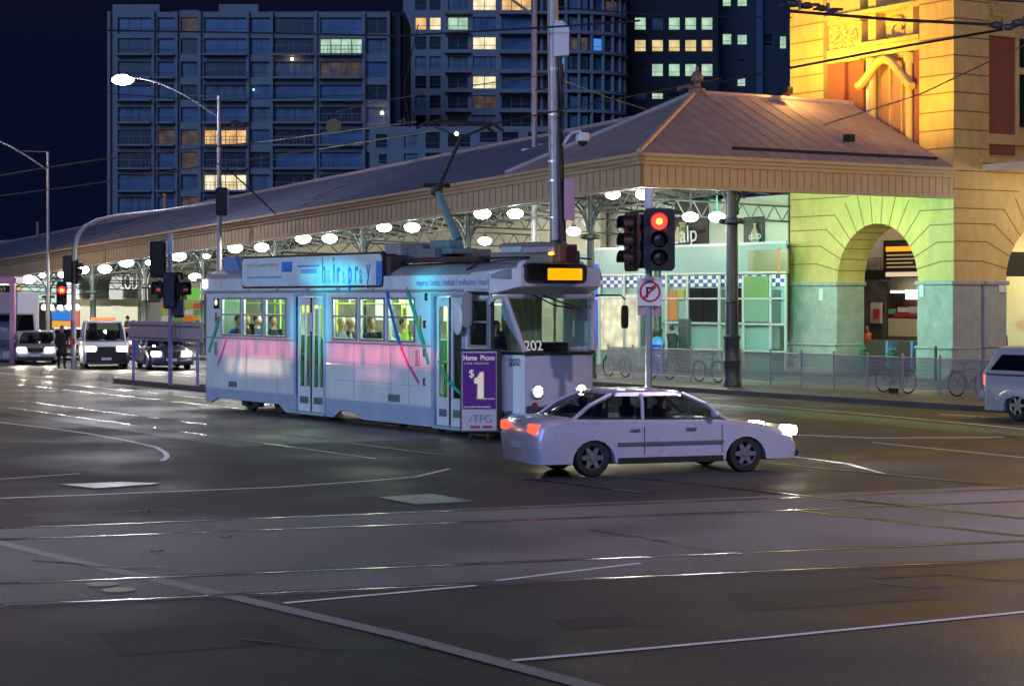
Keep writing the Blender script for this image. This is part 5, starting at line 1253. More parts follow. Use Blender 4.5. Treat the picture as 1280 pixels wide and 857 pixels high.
def car(name, label, cat, loc, rz, L, W, prof, gh, wh, paint, wr=.31, lights=True, tail=True, roofmat=None, group=None, hl=(.60, .75), tl=(.70, .86), belt=.92, head_w=.38):
    """prof: top outline (x,z) from rear to front ; gh: greenhouse (xr0, xr1 at belt, xt0, xt1 at roof, ztop) ; wh: wheel x"""
    t = thing(name, label, cat, loc, rz, group); zb = .22
    bot = [(prof[-1][0]-.02, zb)]
    for cx in sorted(wh, reverse=True): bot += [(x, z) for x, z in reversed(arch(cx, wr+.07, zb))]
    bot += [(prof[0][0]+.02, zb)]
    P = prof+bot
    def ring(y, k):
        xc = (prof[0][0]+prof[-1][0])/2; zt = max(z for x, z in P)
        out = []
        for x, z in P:
            xx = xc+(x-xc)*(1-.06*k*(1 if abs(x-xc) > 1.9 else .15)); zz = z-(.07*k if z > .6 else 0); out.append((xx, y, zz))
        return out
    m = MB(); m.loft([ring(-W/2, 1.0), ring(-W/2+.05, .45), ring(-W/2+.18, 0), ring(W/2-.18, 0), ring(W/2-.05, .45), ring(W/2, 1.0)])
    body = m.build('body', paint, t, smooth=1)
    x0, x1, t0, t1, zt = gh; b_ = belt-.06
    def rr(xa, xb, hw, z, r=.12):
        return [(xa+r, -hw, z), (xb-r, -hw, z), (xb, -hw+r*1.2, z), (xb+.03, 0, z), (xb, hw-r*1.2, z), (xb-r, hw, z), (xa+r, hw, z), (xa, hw-r*1.2, z), (xa-.02, 0, z), (xa, -hw+r*1.2, z)]
    m = MB(); m.loft([rr(x0, x1, W/2-.07, b_), rr(x0+(t0-x0)*.5, x1+(t1-x1)*.5, W/2-.14, (b_+zt)/2+.03), rr(t0, t1, W/2-.22, zt-.05)]); m.build('window', car_glass(), t, smooth=1)
    m = MB(); m.box(x0+.3, x1-.35, -W/2+.15, W/2-.15, b_-.03, b_+.03); m.build('interior_trim', TBK, t)
    for xs, ys in (((t0+t1)/2+.10, -.36), ((t0+t1)/2+.10, .36), (t0-.05, -.36), (t0-.05, .36)):
        m = MB(); m.box(xs-.08, xs+.06, ys-.22, ys+.22, b_-.05, b_+.22); m.box(xs-.07, xs+.02, ys-.11, ys+.11, b_+.22, b_+.40); m.build('seat', mat('car_seat', (.07, .07, .08), .8), t, bevel=.04)
    m = MB(); m.loft([rr(t0-.05, t1+.05, W/2-.19, zt-.09), rr(t0, t1, W/2-.22, zt-.03), rr(t0+.15, t1-.2, W/2-.36, zt)]); m.build('roof', roofmat or paint, t, smooth=1)
    for s in (-1, 1):
        for xa, xb in ((x1-.05, t1), (x0+.05, t0), ((x0+x1)/2-.1, (t0+t1)/2-.1)):
            m = MB(); m.tube([(xa, s*(W/2-.085), b_-.02), ((xa+xb)/2, s*(W/2-.13), (b_+zt)/2+.03), (xb, s*(W/2-.21), zt-.06)], .035, 6); m.build('pillar', paint, t)
    for cx in wh:
        for s in (-1, 1): wheel(t, cx, s*(W/2-.13), wr, s)
    m = MB()
    for s in (-1, 1):
        for cx in wh: m.box(cx-wr-.05, cx+wr+.05, s*(W/2-.45) if s < 0 else W/2-.6, s*(W/2-.6) if s < 0 else W/2-.45, .22, .7)
    m.build('wheel_well', TBK, t)
    fx, rx = prof[-1][0], prof[0][0]
    for s in (-1, 1):
        m = MB(); m.box(fx-.16, fx-.005, s*(W/2-.10)-(head_w if s > 0 else 0), s*(W/2-.10)+(head_w if s < 0 else 0), hl[0], hl[1]); o = m.build('headlight', HEADL if lights else mat('lens_clear', (.5, .5, .52), .15), t, bevel=.03)
        if lights: lamp('SPOT', (fx+.1, s*(W/2-.28), (hl[0]+hl[1])/2), 170, (1, .9, .72), .08, o, to=(fx+14, s*.8, 0), angle=75)
        m = MB(); m.box(rx-.01, rx+.14, s*(W/2-.08)-(.30 if s > 0 else 0), s*(W/2-.08)+(.30 if s < 0 else 0), tl[0], tl[1]); m.build('tail_light', TAILL if tail else mat('red_lens', (.5, .03, .02), .3), t, bevel=.03)
        m = MB(); m.ball((x1-.35, s*(W/2+.06), belt+.07), .09, .7, 1.1, .8, 8); m.build('mirror', paint, t, smooth=2)
    for s in (-1, 1):
        m = MB(); m.box(x0+.1, x1-.1, s*(W/2-.075)-.012, s*(W/2-.075)+.012, b_+.02, b_+.05); m.build('window_trim', CHR, t)
        m = MB(); m.box(min(wh)+wr+.12, max(wh)-wr-.12, s*(W/2-.02)-.03, s*(W/2-.02)+.02, .20, .30); m.build('sill', TBK, t)
    m = MB(); m.box(fx-.10, fx+.02, -W/2+.10, W/2-.10, .24, .36); m.build('front_lip', TBK, t, bevel=.02)
    m = MB(); m.box(fx-.03, fx+.015, -W/2+.55, W/2-.55, hl[0]-.05, hl[1]-.01); m.build('grille', TBK, t)
    m = MB(); m.box(fx-.02, fx+.03, -.20, .20, .36, .47); m.box(rx-.03, rx+.02, -.20, .20, .45, .56); m.build('number_plate', mat('plate', (.55, .58, .62), .5), t)
    m = MB(); m.box(rx+.3, fx-.3, -W/2+.3, W/2-.3, .18, .32); m.build('underbody', TBK, t)
    xm = (x0+x1)/2-.1
    for s in (-1, 1):
        for xx in (xm, max(wh)-wr-.14):
            m = MB(); m.box(xx-.006, xx+.006, s*(W/2-.02)-.025, s*(W/2-.02)+.022, .34, belt-.12); m.build('door_seam', TBK, t)
        for xx in (xm-.25, xm+.75): m = MB(); m.box(xx, xx+.17, s*(W/2)-.03, s*(W/2)+.025, belt-.19, belt-.155); m.build('door_handle', CHR, t)
        m = MB(); m.box(min(wh)+wr+.12, max(wh)-wr-.12, s*(W/2)-.03, s*(W/2)+.012, .50, .55); m.build('side_moulding', mat('moulding_grey', (.12, .12, .13), .5), t)
    return t
SED = [(-2.36, .40), (-2.40, .62), (-2.33, .84), (-2.20, .93), (-1.75, .96), (-1.3, .95), (.9, .91), (1.05, .89), (1.7, .80), (2.10, .70), (2.30, .58), (2.38, .42)]
LAV = mat('car_lavender', (.62, .58, .68), .28, noise=.03, nscale=2, metal=.25, coat=.7)
C_ = Vector((.9427, .3337, 0)); CP = Vector((-.3337, .9427, 0))
car('passing_car', 'pale lavender silver car crossing in front of the tram', 'car', G(838, 593)+CP*.88, math.atan2(C_.y, C_.x), 4.76, 1.78, SED, (-1.85, 1.12, -.98, .30, 1.38), (-1.36, 1.38), LAV, lights=True)
dvp = G(838, 593)+CP*(.88-.36)+C_*.0
person('driver at the wheel of the pale lavender car', Vector((dvp.x, dvp.y, .18)), math.atan2(C_.y, C_.x), 'sit', top=(.10, .05, .05), hair=(.04, .02, .015), scale=.86)
# ute with canopy at the right edge
UTE = [(-2.55, .50), (-2.55, 1.05), (-2.5, 1.10), (-.6, 1.10), (.9, 1.08), (1.2, 1.05), (2.2, .98), (2.5, .85), (2.55, .55)]
UP = mat('car_silver_blue', (.38, .44, .50), .30, coat=.5)
uc = G(1271, 526)+dB*.86+(-dA)*1.42
ut = car('utility_vehicle', 'silver-blue utility with hard canopy at the right edge beside the kerb', 'ute', uc, math.atan2(-dA.y, -dA.x), 5.1, 1.78, UTE, (-2.4, 1.15, -2.1, .35, 1.74), (-1.42, 1.62), UP, wr=.37, lights=False, belt=1.10, tl=(.80, 1.10), hl=(.75, .92))
m = MB(); m.box(-2.66, -2.5, -.85, .85, .48, .66); m.build('rear_bumper', UP, ut, bevel=.04)
m = MB(); rings = [[(-2.5, -.88, 1.08), (-.55, -.88, 1.08), (-.55, .88, 1.08), (-2.5, .88, 1.08)], [(-2.15, -.74, 1.70), (-.55, -.74, 1.74), (-.55, .74, 1.74), (-2.15, .74, 1.70)], [(-2.0, -.6, 1.76), (-.6, -.6, 1.79), (-.6, .6, 1.79), (-2.0, .6, 1.76)]]
m.loft(rings); m.build('canopy', UP, ut, bevel=.05)
m = MB()
for s in (-1, 1): m.prism([(-2.25, s*.868, 1.18), (-.72, s*.868, 1.18), (-.72, s*.79, 1.55), (-1.95, s*.79, 1.55)], (0, s*.012, .004))
m.build('canopy_window', car_glass(), ut)
m = MB(); m.box(-2.5, 1.0, -.905, -.895, 1.065, 1.085); m.build('trim_line', TBK, ut)
# taxi van
VAN = [(-2.2, .4), (-2.25, 1.0), (-2.2, 1.12), (1.0, 1.12), (1.3, 1.08), (2.1, .95), (2.3, .85), (2.35, .5)]
hd = Vector((.25, -.968, 0)).normalized(); hrz = math.atan2(hd.y, hd.x)
vn = car('white_van', 'white taxi van with orange roof lamp facing the camera by the curved pole', 'van', G(133, 461)-hd*2.3, hrz, 4.6, 1.85, VAN, (-2.15, 1.25, -2.0, .45, 1.95), (-1.4, 1.45), mat('van_white', (.55, .55, .60), .4), wr=.33, belt=1.12, hl=(.72, .92))
m = MB(); m.box(-.15, .15, -.5, .5, 1.95, 2.08); m.build('roof_lamp', emis('taxi_orange', (1, .28, .08), 1.2), vn, bevel=.03)
m = MB(); m.box(2.33, 2.37, -.8, .8, .36, .70); m.build('bumper', TBK, vn)
car('grey_car', 'grey car with dazzling headlights left of the standing pedestrian', 'car', G(48, 456)-hd*2.3, hrz-.05, 4.6, 1.76, SED, (-1.75, 1.05, -1.0, .35, 1.45), (-1.36, 1.38), mat('car_grey', (.20, .20, .21), .35, coat=.4))
car('dark_car', 'dark blue car with bright headlights behind the signboard', 'car', G(228, 462)+dA*2.0, math.atan2(-dA.y, -dA.x)-.25, 4.6, 1.8, SED, (-1.75, 1.05, -1.0, .35, 1.45), (-1.36, 1.38), mat('car_navy', (.02, .025, .07), .3, coat=.5))
car('silver_car', 'pale car roof showing behind the grey car at far left', 'car', G(88, 450)-hd*2, hrz, 4.6, 1.76, SED, (-1.75, 1.05, -1.0, .35, 1.48), (-1.36, 1.38), mat('car_pale', (.35, .36, .38), .35, coat=.4), lights=False)
car('red_car', 'dark red car between the van and the dark blue car', 'car', G(176, 449)-hd*2, hrz+.1, 4.5, 1.74, SED, (-1.75, 1.05, -1.0, .35, 1.46), (-1.36, 1.38), mat('car_red', (.25, .02, .025), .35, coat=.4), lights=False)
# truck
tk = thing('box_truck', 'box truck with pinkish white body behind the magenta shelter frame', 'truck', AT(14, 400, 92)*1.0, hrz); tk.location.z = 0
m = MB(); m.box(-6, -.2, -1.25, 1.25, 1.0, 3.15); m.build('cargo_box', mat('truck_box', (.80, .74, .76), .5), tk, bevel=.04)
m = MB(); m.loft([[(-.1, -1.15, .5), (1.75, -1.15, .5), (1.75, 1.15, .5), (-.1, 1.15, .5)], [(-.1, -1.15, 1.35), (1.75, -1.15, 1.35), (1.75, 1.15, 1.35), (-.1, 1.15, 1.35)], [(-.1, -1.08, 2.2), (1.35, -1.05, 2.2), (1.35, 1.05, 2.2), (-.1, 1.08, 2.2)]]); m.build('cab', mat('truck_cab', (.45, .42, .45), .5), tk, bevel=.06)
m = MB(); m.prism([(1.745, -1.0, 1.40), (1.745, 1.0, 1.40), (1.41, .95, 2.12), (1.41, -.95, 2.12)], (.03, 0, .01)); m.build('windscreen', car_glass(), tk)
m = MB(); m.box(1.7, 1.8, -1.1, 1.1, .55, 1.0); m.box(-5.5, 1.5, -1, 1, .5, .9); m.build('bumper', TBK, tk)
for x in (.9, -4.2):
    for s in (-1, 1): wheel(tk, x, s*1.05, .42, s)
for s in (-1, 1):
    m = MB(); m.box(1.65, 1.8, s*1.0-.2, s*1.0+.0, .70, .9); m.build('headlight', mat('lens_clear', (.5, .5, .52), .15), tk)
# ================================================================ SIGNALS, POLES, SIGNS
GALV = mat('galvanised', (.33, .33, .35), .45, metal=.5, noise=.15, nscale=4); SIGB = mat('signal_black', (.012, .012, .013), .45)
REDL = emis('signal_red', (1, .015, .01), 6); REDC = emis('signal_core', (1, .30, .02), 14); OFFL = mat('lens_off', (.03, .02, .02), .2)
def head(parent, at, rz, lit=None, h=1.17, w_=.58, board=True, k=3, nm='signal_head'):
    """a signal head; local +x is the way its lamps face"""
    c, s = math.cos(rz), math.sin(rz); M = Matrix.Translation(Vector(at)) @ Matrix.Rotation(rz, 4, 'Z')
    m = MB(); m.prism([(-.02, y, z) for y, z in rrect(-w_/2, w_/2, -h/2, h/2, .10)] if board else [(-.02, y, z) for y, z in rrect(-.17, .17, -h/2, h/2, .06)], (.03, 0, 0)); m.prism([(-.20, y, z) for y, z in rrect(-.17, .17, -h/2+.06, h/2-.06, .04)], (.24, 0, 0)); m.xform(M); o = m.build(nm, SIGB, parent)
    for i in range(k):
        z = (k-1)/2*(h*.29)-i*h*.29; m = MB(); pts = []
        rings = []
        for x in (.03, .24):
            rings.append([(x, .165*math.cos(a), z+.165*math.sin(a)) for a in [R(-25+230*j/14) for j in range(15)]])
        m.loft(rings, caps=False, closed=False); m.xform(M); m.build('visor', SIGB, o)
        m = MB(); m.lathe([(.001, .07), (.11, .065), (.155, .045)], (0, 0, z), 16, 'x'); m.xform(M); m.build('lens', REDL if lit == i else OFFL, o, smooth=2)
        if lit == i:
            m = MB(); m.lathe([(.001, .085), (.06, .08)], (0, 0, z), 14, 'x'); m.xform(M); m.build('lens', REDC, o)
            q = M @ Vector((.35, 0, z)); lamp('POINT', q, 4, (1, .03, .01), .08, o)
    return o
def pole(parent, pts, r, nm='pole', mt=None, n=10, r1=None): 
    m = MB(); m.tube(pts, r, n, r1); return m.build(nm, mt or GALV, parent, smooth=1)
toC = lambda p: math.atan2(-p.y, -p.x)        # heading from a place towards the viewer
# main signal with the red light
b = G(811, 560); ts = thing('traffic_signal', 'traffic signal glowing red above the no right turn sign', 'traffic light', b)
zz = lambda py: CH+(HZ-py)*b.y/F; kx = lambda px: (px-811)*b.y/F
pole(ts, [(0, 0, 0), (0, 0, zz(262))], .065); pole(ts, [(0, 0, zz(262)), (0, 0, zz(236))], .085, 'pole_cap', mat('cap_pale', (.6, .62, .66), .5))
m = MB(); m.lathe([(.16, 0), (.16, .02), (.09, .12)], (0, 0, 0), 12); m.build('base_plate', GALV, ts)
head(ts, (kx(823), -.22, zz(300)), toC(b), 0, 1.20, .60); head(ts, (kx(789), -.05, zz(302)), toC(b)-R(62), None, 1.15, .56)
m = MB(); sw = .46; zc = zz(364.5)
m.prism([(kx(812)-sw/2+0*1, -.10, zc-.27), (kx(812)+sw/2, -.10, zc-.27), (kx(812)+sw/2, -.10, zc+.27), (kx(812)-sw/2, -.10, zc+.27)], (0, .015, 0)); sg = m.build('sign_plate', mat('sign_white', (.72, .70, .74), .4), ts)
cxs = kx(812)
def annulus(mb, cx, cz, r0, r1, y, n=32):
    for i in range(n):
        a, a2 = 2*math.pi*i/n, 2*math.pi*(i+1)/n
        mb.face([(cx+r0*math.cos(a), y, cz+r0*math.sin(a)), (cx+r1*math.cos(a), y, cz+r1*math.sin(a)), (cx+r1*math.cos(a2), y, cz+r1*math.sin(a2)), (cx+r0*math.cos(a2), y, cz+r0*math.sin(a2))])
m = MB(); annulus(m, cxs, zc, .165, .205, -.104); m.prism([(cxs-.14, -.108, zc-.12), (cxs-.11, -.108, zc-.15), (cxs+.14, -.108, zc+.12), (cxs+.11, -.108, zc+.15)], (0, .003, 0)); m.build('prohibition_ring', mat('sign_red', (.55, .01, .015), .4), sg)
m = MB(); m.box(cxs-.075, cxs-.035, -.104, -.102, zc-.11, zc+.09); m.box(cxs-.075, cxs+.05, -.104, -.102, zc+.05, zc+.09); m.prism([(cxs+.04, -.104, zc+.01), (cxs+.12, -.104, zc+.07), (cxs+.04, -.104, zc+.13)], (0, .002, 0)); m.build('arrow', SIGB, sg)
m = MB(); m.box(kx(797), kx(806), -.02, .02, zz(394), zz(350)); m.box(kx(816), kx(826), .05, .08, zz(395), zz(352)); m.build('small_plate', mat('pink_plate', (.55, .30, .38), .5), ts)
m = MB(); m.box(-.09, .09, -.20, .0, zz(348)-.03, zz(348)+.03); m.build('bracket', GALV, ts); m = MB(); m.box(-.09, .09, -.20, .0, zz(262)-.03, zz(262)+.03); m.build('bracket', GALV, ts)
# tall steel pole with camera, box and cable
yb_ = 52.0; P0 = Vector((pxX(693, yb_), yb_, 0)); tp = thing('steel_pole', 'tall thick steel pole with white box and cables behind the tram', 'pole', P0)
z2 = lambda py: CH+(HZ-py)*yb_/F; x2 = lambda px: (px-693)*yb_/F
pole(tp, [(0, 0, 0), (x2(694), 0, z2(300)), (x2(691), 0, z2(0)), (x2(690), 0, z2(-30))], .15, n=14)
m = MB(); m.tube([(x2(703), -.1, z2(310)), (x2(699), -.12, z2(200)), (x2(700), -.1, z2(70))], .07, 8); m.tube([(x2(707), 0, z2(310)), (x2(703), 0, z2(180)), (x2(703), 0, z2(80))], .03, 6); m.build('cable_duct', TBK, tp)
m = MB(); m.prism([(x2(692), -.35, z2(73)), (x2(711), -.35, z2(71)), (x2(711), -.35, z2(36)), (x2(703), -.35, z2(28)), (x2(692), -.35, z2(28))], (0, .25, 0)); m.build('equipment_cabinet', mat('cabinet_white', (.60, .60, .66), .5), tp, bevel=.02)
m = MB(); m.box(x2(705), x2(718), -.2, .05, z2(275), z2(223)); m.build('junction_box', mat('junction_pink', (.50, .26, .36), .5), tp, bevel=.02)
m = MB(); m.tube([(x2(703), 0, z2(182)), (x2(714), -.1, z2(167)), (x2(726), -.2, z2(165))], .05, 8); ca = m.build('camera_arm', mat('cabinet_white', (.6, .6, .66), .5), tp)
m = MB(); m.lathe([(.001, .18), (.16, .17), (.19, .0), (.17, -.05)], (x2(728), -.2, z2(175)), 16); cm = m.build('dome_camera', mat('cabinet_white', (.6, .6, .66), .5), tp, smooth=1); m = MB(); m.ball((x2(728), -.2, z2(177.5)), .13, n=12); m.build('camera_dome', car_glass(), cm)
m = MB()
for py in (88, 145, 203, 227, 273): m.lathe([(.165, 0), (.165, .05)], (0, 0, z2(py)), 14)
m.build('steel_band', ALU, tp)
m = MB(); m.tube([(x2(672), 3, z2(98)), (x2(680), 1, z2(108)), (x2(690), 0, z2(110)), (x2(700), 0, z2(95)), (x2(703), 0, z2(80))], .035, 6); m.build('cable_loop', TBK, tp)
lamp('SPOT', (x2(660), -6, 1.2), 260, (1, .03, .08), .3, tp, to=(0, 0, z2(290)), angle=26) if 0 else None
# slim pole standing through the awning roof
v = vS(668, 4.6); q = S(4.6, v); sp_ = thing('lamp_pole', 'slender pole with bracket lamp rising above the awning roof', 'pole', q)
z3 = lambda py: CH+(HZ-py)*q.y/F; x3 = lambda px: (px-668)*q.y/F
pole(sp_, [(0, 0, .13), (0, 0, z3(-20))], .11); pole(sp_, [(0, 0, z3(20)), (x3(640), 0, z3(0)), (x3(628), 0, z3(-12))], .05, 'stay')
m = MB(); m.box(x3(672), x3(684), -.2, .1, z3(200), z3(180)); m.build('box', mat('junction_pink', (.50, .26, .36), .5), sp_); m = MB(); m.box(x3(655), x3(690), -.1, 0, z3(195), z3(192)); m.lathe([(.28, z3(194)), (.2, z3(186))], (x3(659), 0, 0), 10); m.build('bracket_lamp', mat('cap_pale', (.6, .62, .66), .5), sp_)
# street lamps
def street_lamp(label, base, H, armx, army, armz, e, colr, r=.09, lit=True, cut=False):
    t = thing('street_lamp', label, 'street lamp', base, 0, 'street lamps'); pole(t, [(0, 0, 0), (0, 0, H*.5), (0, 0, H)], r, r1=r*.7)
    pts = []
    for i in range(9):
        f = i/8; pts.append((armx*f, army*f, H-.9+(armz+.9)*math.sin(f*math.pi/2)))
    pole(t, pts, .045, 'arm'); pole(t, [(0, 0, H), (armx*.35, army*.35, pts[3][2])], .02, 'stay')
    m = MB(); m.ball((armx*1.06, army*1.06, H+armz), .28, 1.5, .8, .35, 12); m.build('lamp_housing', GALV, t, smooth=2)
    m = MB(); m.ball((armx*1.08, army*1.08, H+armz-.10), .36, 1.3, .9, .6, 12); m.build('lamp_lens', emis('street_lamp_lens_%s' % str(colr), colr, 24), t, smooth=2)
    lamp('SPOT' if cut else 'POINT', (armx*1.08, army*1.08, H+armz-.35), e, colr, .2, t, angle=146, blend=.7)
    return t
Yp = 83.0; bp_ = Vector((pxX(274, Yp), Yp, 0)); street_lamp('street lamp glaring white in front of the apartment slab', bp_, pyZ(120, Yp), pxX(166, Yp)-pxX(274, Yp), -.6, pyZ(99, Yp)-pyZ(120, Yp), 1800, (.80, .78, 1.0), .12)
Yp = 97.0; bp_ = Vector((pxX(60, Yp), Yp, 0)); street_lamp('street lamp pole at far left against the dark sky', bp_, pyZ(190, Yp), -3.6, -.6, pyZ(170, Yp)-pyZ(190, Yp), 1500, (1, .70, .40))
street_lamp('unseen street lamp added right of the view to warm the awning', Vector((19.5, 50.5, 0)), 9.0, -2.6, -.6, .6, WARMP, (1, .57, .13))  # added out of view, gives the fascia and corner their warm light
street_lamp('unseen street lamp added left of the camera to brighten the crossing', Vector((-17, 24, 0)), 9.5, 3, 0, .6, LEFTP, (.78, .76, 1.0), cut=True)  # added fill for the road, stands out of view
street_lamp('unseen street lamp added right of the camera to light the tram front', Vector((14.5, 26, 0)), 9.5, -3, 0, .6, RIGHTP, (.92, .80, 1.0))  # unseen lamp, added to brighten tram front and passing car
street_lamp('unseen street lamp added behind the camera to lift the road', Vector((-5, -6, 0)), 9.5, 3, 0, .6, BACKP, (.95, .82, .95), cut=True)  # unseen fill lamp added for the foreground
street_lamp('unseen street lamp added outside the view at left to warm the long fascia', Vector((-29, 62, 0)), 9.5, 3, 0, .6, 2400, (1, .50, .16))  # out-of-view sodium lamp, added to tint the long fascia orange
# curved mast arm
b = G(92, 461); ma = thing('mast_arm', 'curved mast arm carrying a signal head over the road at left', 'pole', b)
za = lambda py, dy=0: CH+(HZ-py)*b.y/F; xa = lambda px: (px-92)*b.y/F
arc = [(0, 0, 0), (0, 0, za(400)), (0, 0, za(330)), (xa(93), 0, za(310)), (xa(97), 0, za(294)), (xa(106), 0, za(283)), (xa(121), 0, za(275)), (xa(145), 0, za(270)), (xa(200), 0, za(264)), (xa(283), 0, za(252))]
pole(ma, arc, .12, r1=.06, n=12)
head(ma, (xa(278), -.15, za(252)), R(100), None, 1.15, .5); m = MB(); m.box(xa(284), xa(287), -.2, -.15, za(268), za(237)); m.build('signal_bracket', GALV, ma)
head(ma, (xa(86), .1, za(336)), R(80), None, 1.1, .55); head(ma, (xa(78.5), -.2, za(367)), toC(b), 0, .95, .42, k=2, nm='pedestrian_head')
head(ma, (xa(95), .05, za(340)), R(30), None, 1.0, .5)
m = MB(); m.box(-.09, .09, -.2, 0, 1.0, 1.25); m.build('push_button', mat('button_yellow', (.5, .06, .03), .5), ma)
# slim post with back-to-back heads
b = G(213, 487); sl = thing('signal_post', 'violet-lit signal post with dark heads left of the tram', 'traffic light', Vector((b.x, b.y, .15)))
zb_2 = lambda py: CH-.15+(HZ-py)*b.y/F; xb_ = lambda px: (px-213)*b.y/F
PUR = mat('post_lit_violet', (.26, .24, .50), .5)  # violet light on the posts is put into their base colour
pole(sl, [(0, 0, 0), (0, 0, zb_2(318))], .07, mt=PUR); pole(sl, [(0, 0, zb_2(318)), (0, 0, zb_2(292))], .085, 'post_cap', mat('cap_blue', (.35, .50, .75), .5))
head(sl, (xb_(197), .05, zb_2(324)), R(100), None, 1.15, .5); head(sl, (xb_(222), .1, zb_2(360)), R(60), None, 1.0, .45); head(sl, (xb_(200), -.05, zb_2(362)), R(-160), None, .62, .40, k=2); head(sl, (xb_(228), -.05, zb_2(362)), R(-20), None, .62, .40, k=2); head(sl, (xb_(213), -.1, zb_2(363)), R(90), None, 1.15, .42); head(sl, (xb_(223), .1, zb_2(385)), R(90), None, .6, .2, board=False, k=1)
for px in (197, 231): m = MB(); m.box(xb_(px), xb_(px+5), -.25, -.22, zb_2(364), zb_2(360)); m.build('lens_glint', emis('orange_glint', (1, .12, .03), .35), sl)
lamp('POINT', (xb_(160), -3, 4.0), 0, (1, 1, 1)) if 0 else None
# board on posts at the stop
a, c = G(167, 481), G(247, 489); d = (c-a); Ld = d.length; rz = math.atan2(d.y, d.x)
bs_ = thing('stop_sign_board', 'back of a long pale signboard on two posts left of the tram', 'sign board', Vector((a.x, a.y, .15)), rz)
zq = lambda py, Y=a.y: CH-.15+(HZ-py)*Y/F
for x in (0, Ld): pole(bs_, [(x, 0, 0), (x, 0, zq(400, a.y if x == 0 else c.y))], .05, 'post', PUR)
m = MB(); zt1, zb1 = zq(401), zq(424.5); m.prism([(-.35, -.05, zb1), (Ld+.5, -.05, zb1+.02), (Ld+.5, -.05, zt1+.02), (-.35, -.05, zt1)], (0, .03, 0)); m.build('board', mat('board_back', (.44, .42, .46), .5, noise=.12, nscale=3), bs_, bevel=.01)
m = MB(); m.box(-.2, Ld+.3, -.09, -.05, zb1+.08, zb1+.12); m.box(-.2, Ld+.3, -.09, -.05, zt1-.14, zt1-.10); m.build('board_rail', mat('rail_dull', (.25, .24, .30), .5), bs_)
m = MB(); m.box(-.25, .35, .02, .05, zq(450), zb1-.02); m.build('lower_board', mat('board_blue', (.22, .28, .45), .5), bs_, bevel=.01)
# ad panel standing beside the tram
a = G(577, 551); ax = Vector((1, .05, 0)).normalized()
def one(g, y, mt):
    P_ = [(.30, 499), (.46, 499), (.46, 464), (.36, 464), (.31, 470), (.24, 472), (.24, 478), (.31, 478)]
    cx_, cz_ = .37, zr(482); m = MB(); m.prism([(x+(g if x < cx_ else -g), y, zr(q)+(g if zr(q) < cz_ else -g)) for x, q in P_], (0, .003, 0)); m.build('numeral', mt, ad)
ad = thing('advert_sign', 'purple and white advert panel reading Home Phone $1 beside the tram door', 'advert sign', a, math.atan2(ax.y, ax.x))
zr = lambda py: CH+(HZ-py)*a.y/F; WA = (621-577)*a.y/F
m = MB(); m.box(-.03, WA+.10, -.02, .10, zr(541), zr(436)); m.box(.15, .2, 0, .08, 0, zr(541)); m.box(WA-.2, WA-.15, 0, .08, 0, zr(541)); fr_ = m.build('frame', TBK, ad, bevel=.02)
m = MB(); m.box(.0, WA, -.032, -.022, zr(538), zr(439)); m.build('border', mat('border_pink', (.55, .42, .52), .4), ad)
m = MB(); m.box(.02, WA-.02, -.040, -.034, zr(511), zr(441)); m.build('purple_field', mat('ad_purple', (.13, .018, .22), .4), ad)
m = MB(); m.box(.02, WA-.02, -.040, -.034, zr(537), zr(512)); m.build('white_field', mat('ad_white', (.52, .50, .55), .4), ad)
LW = emis('ad_letter_white', (.85, .80, .85), .55); ty = -.044
text('Home', .15, (.03, ty, zr(450)), (1, 0, 0), (0, 0, 1), LW, ad, sx=.74, bold=.0015); text('Phone', .15, (.375, ty, zr(450)), (1, 0, 0), (0, 0, 1), LW, ad, sx=.78); text('L I N E   R E N T A L', .05, (.05, ty, zr(455)), (1, 0, 0), (0, 0, 1), LW, ad, sx=1.15)
text('$', .22, (.14, ty, zr(471)), (1, 0, 0), (0, 0, 1), LW, ad); one(.0, ty, mat('ad_gold2', (.6, .35, .05), .4)); one(.018, ty-.005, LW)
text('per month', .05, (.45, ty, zr(499)), (1, 0, 0), (0, 0, 1), LW, ad) ; text('when bundled with broadband', .045, (.03, ty, zr(509)), (1, 0, 0), (0, 0, 1), LW, ad, sx=1.0)
text('TPG', .24, (.22, ty, zr(528)), (1, 0, 0), (0, 0, 1), mat('ad_grey', (.22, .20, .30), .4), ad, sx=.9)
m = MB(); m.box(.17, .37, ty-.002, -.04, zr(535), zr(531.5)); m.box(.42, .62, ty-.002, -.04, zr(535), zr(531.5)); m.build('red_tab', mat('ad_tab', (.45, .06, .10), .4), ad)
m = MB(); m.prism([(.13, ty, zr(528)), (.2, ty, zr(524)), (.2, ty, zr(520)), (.16, ty, zr(522))], (0, .003, 0)); m.build('logo_mark', mat('ad_gold2', (.6, .35, .05), .4), ad)
# shelter frame at the left edge; its magenta light is put into the colour
Ys = 88.0; sx0 = pxX(-12, Ys); sh2 = thing('shelter', 'magenta-lit frame of a stop shelter at the left edge', 'shelter', Vector((sx0, Ys, 0)))
mg = mat('shelter_lit_magenta', (.40, .16, .28), .5); xs2 = lambda px: pxX(px, Ys)-sx0; zs2 = lambda py: pyZ(py, Ys)
m = MB(); m.box(xs2(12), xs2(18), 0, .25, 0, zs2(347)); m.box(xs2(-30), xs2(-26), 0, .25, 0, zs2(347)); m.build('post', mg, sh2); m = MB(); m.box(xs2(-30), xs2(18), -.02, 1.8, zs2(354), zs2(346)); m.build('roof', mg, sh2)
m = MB(); m.box(xs2(-28), xs2(11), 1.5, 1.55, .1, zs2(355)); m.build('glass_wall', glass('shelter_glass', (.7, .7, .75), .2), sh2); m = MB(); m.box(xs2(-10), xs2(6), .4, .6, zs2(356), zs2(355)); m.build('lamp', emis('shelter_tube', (1, .95, 1), 6), sh2)
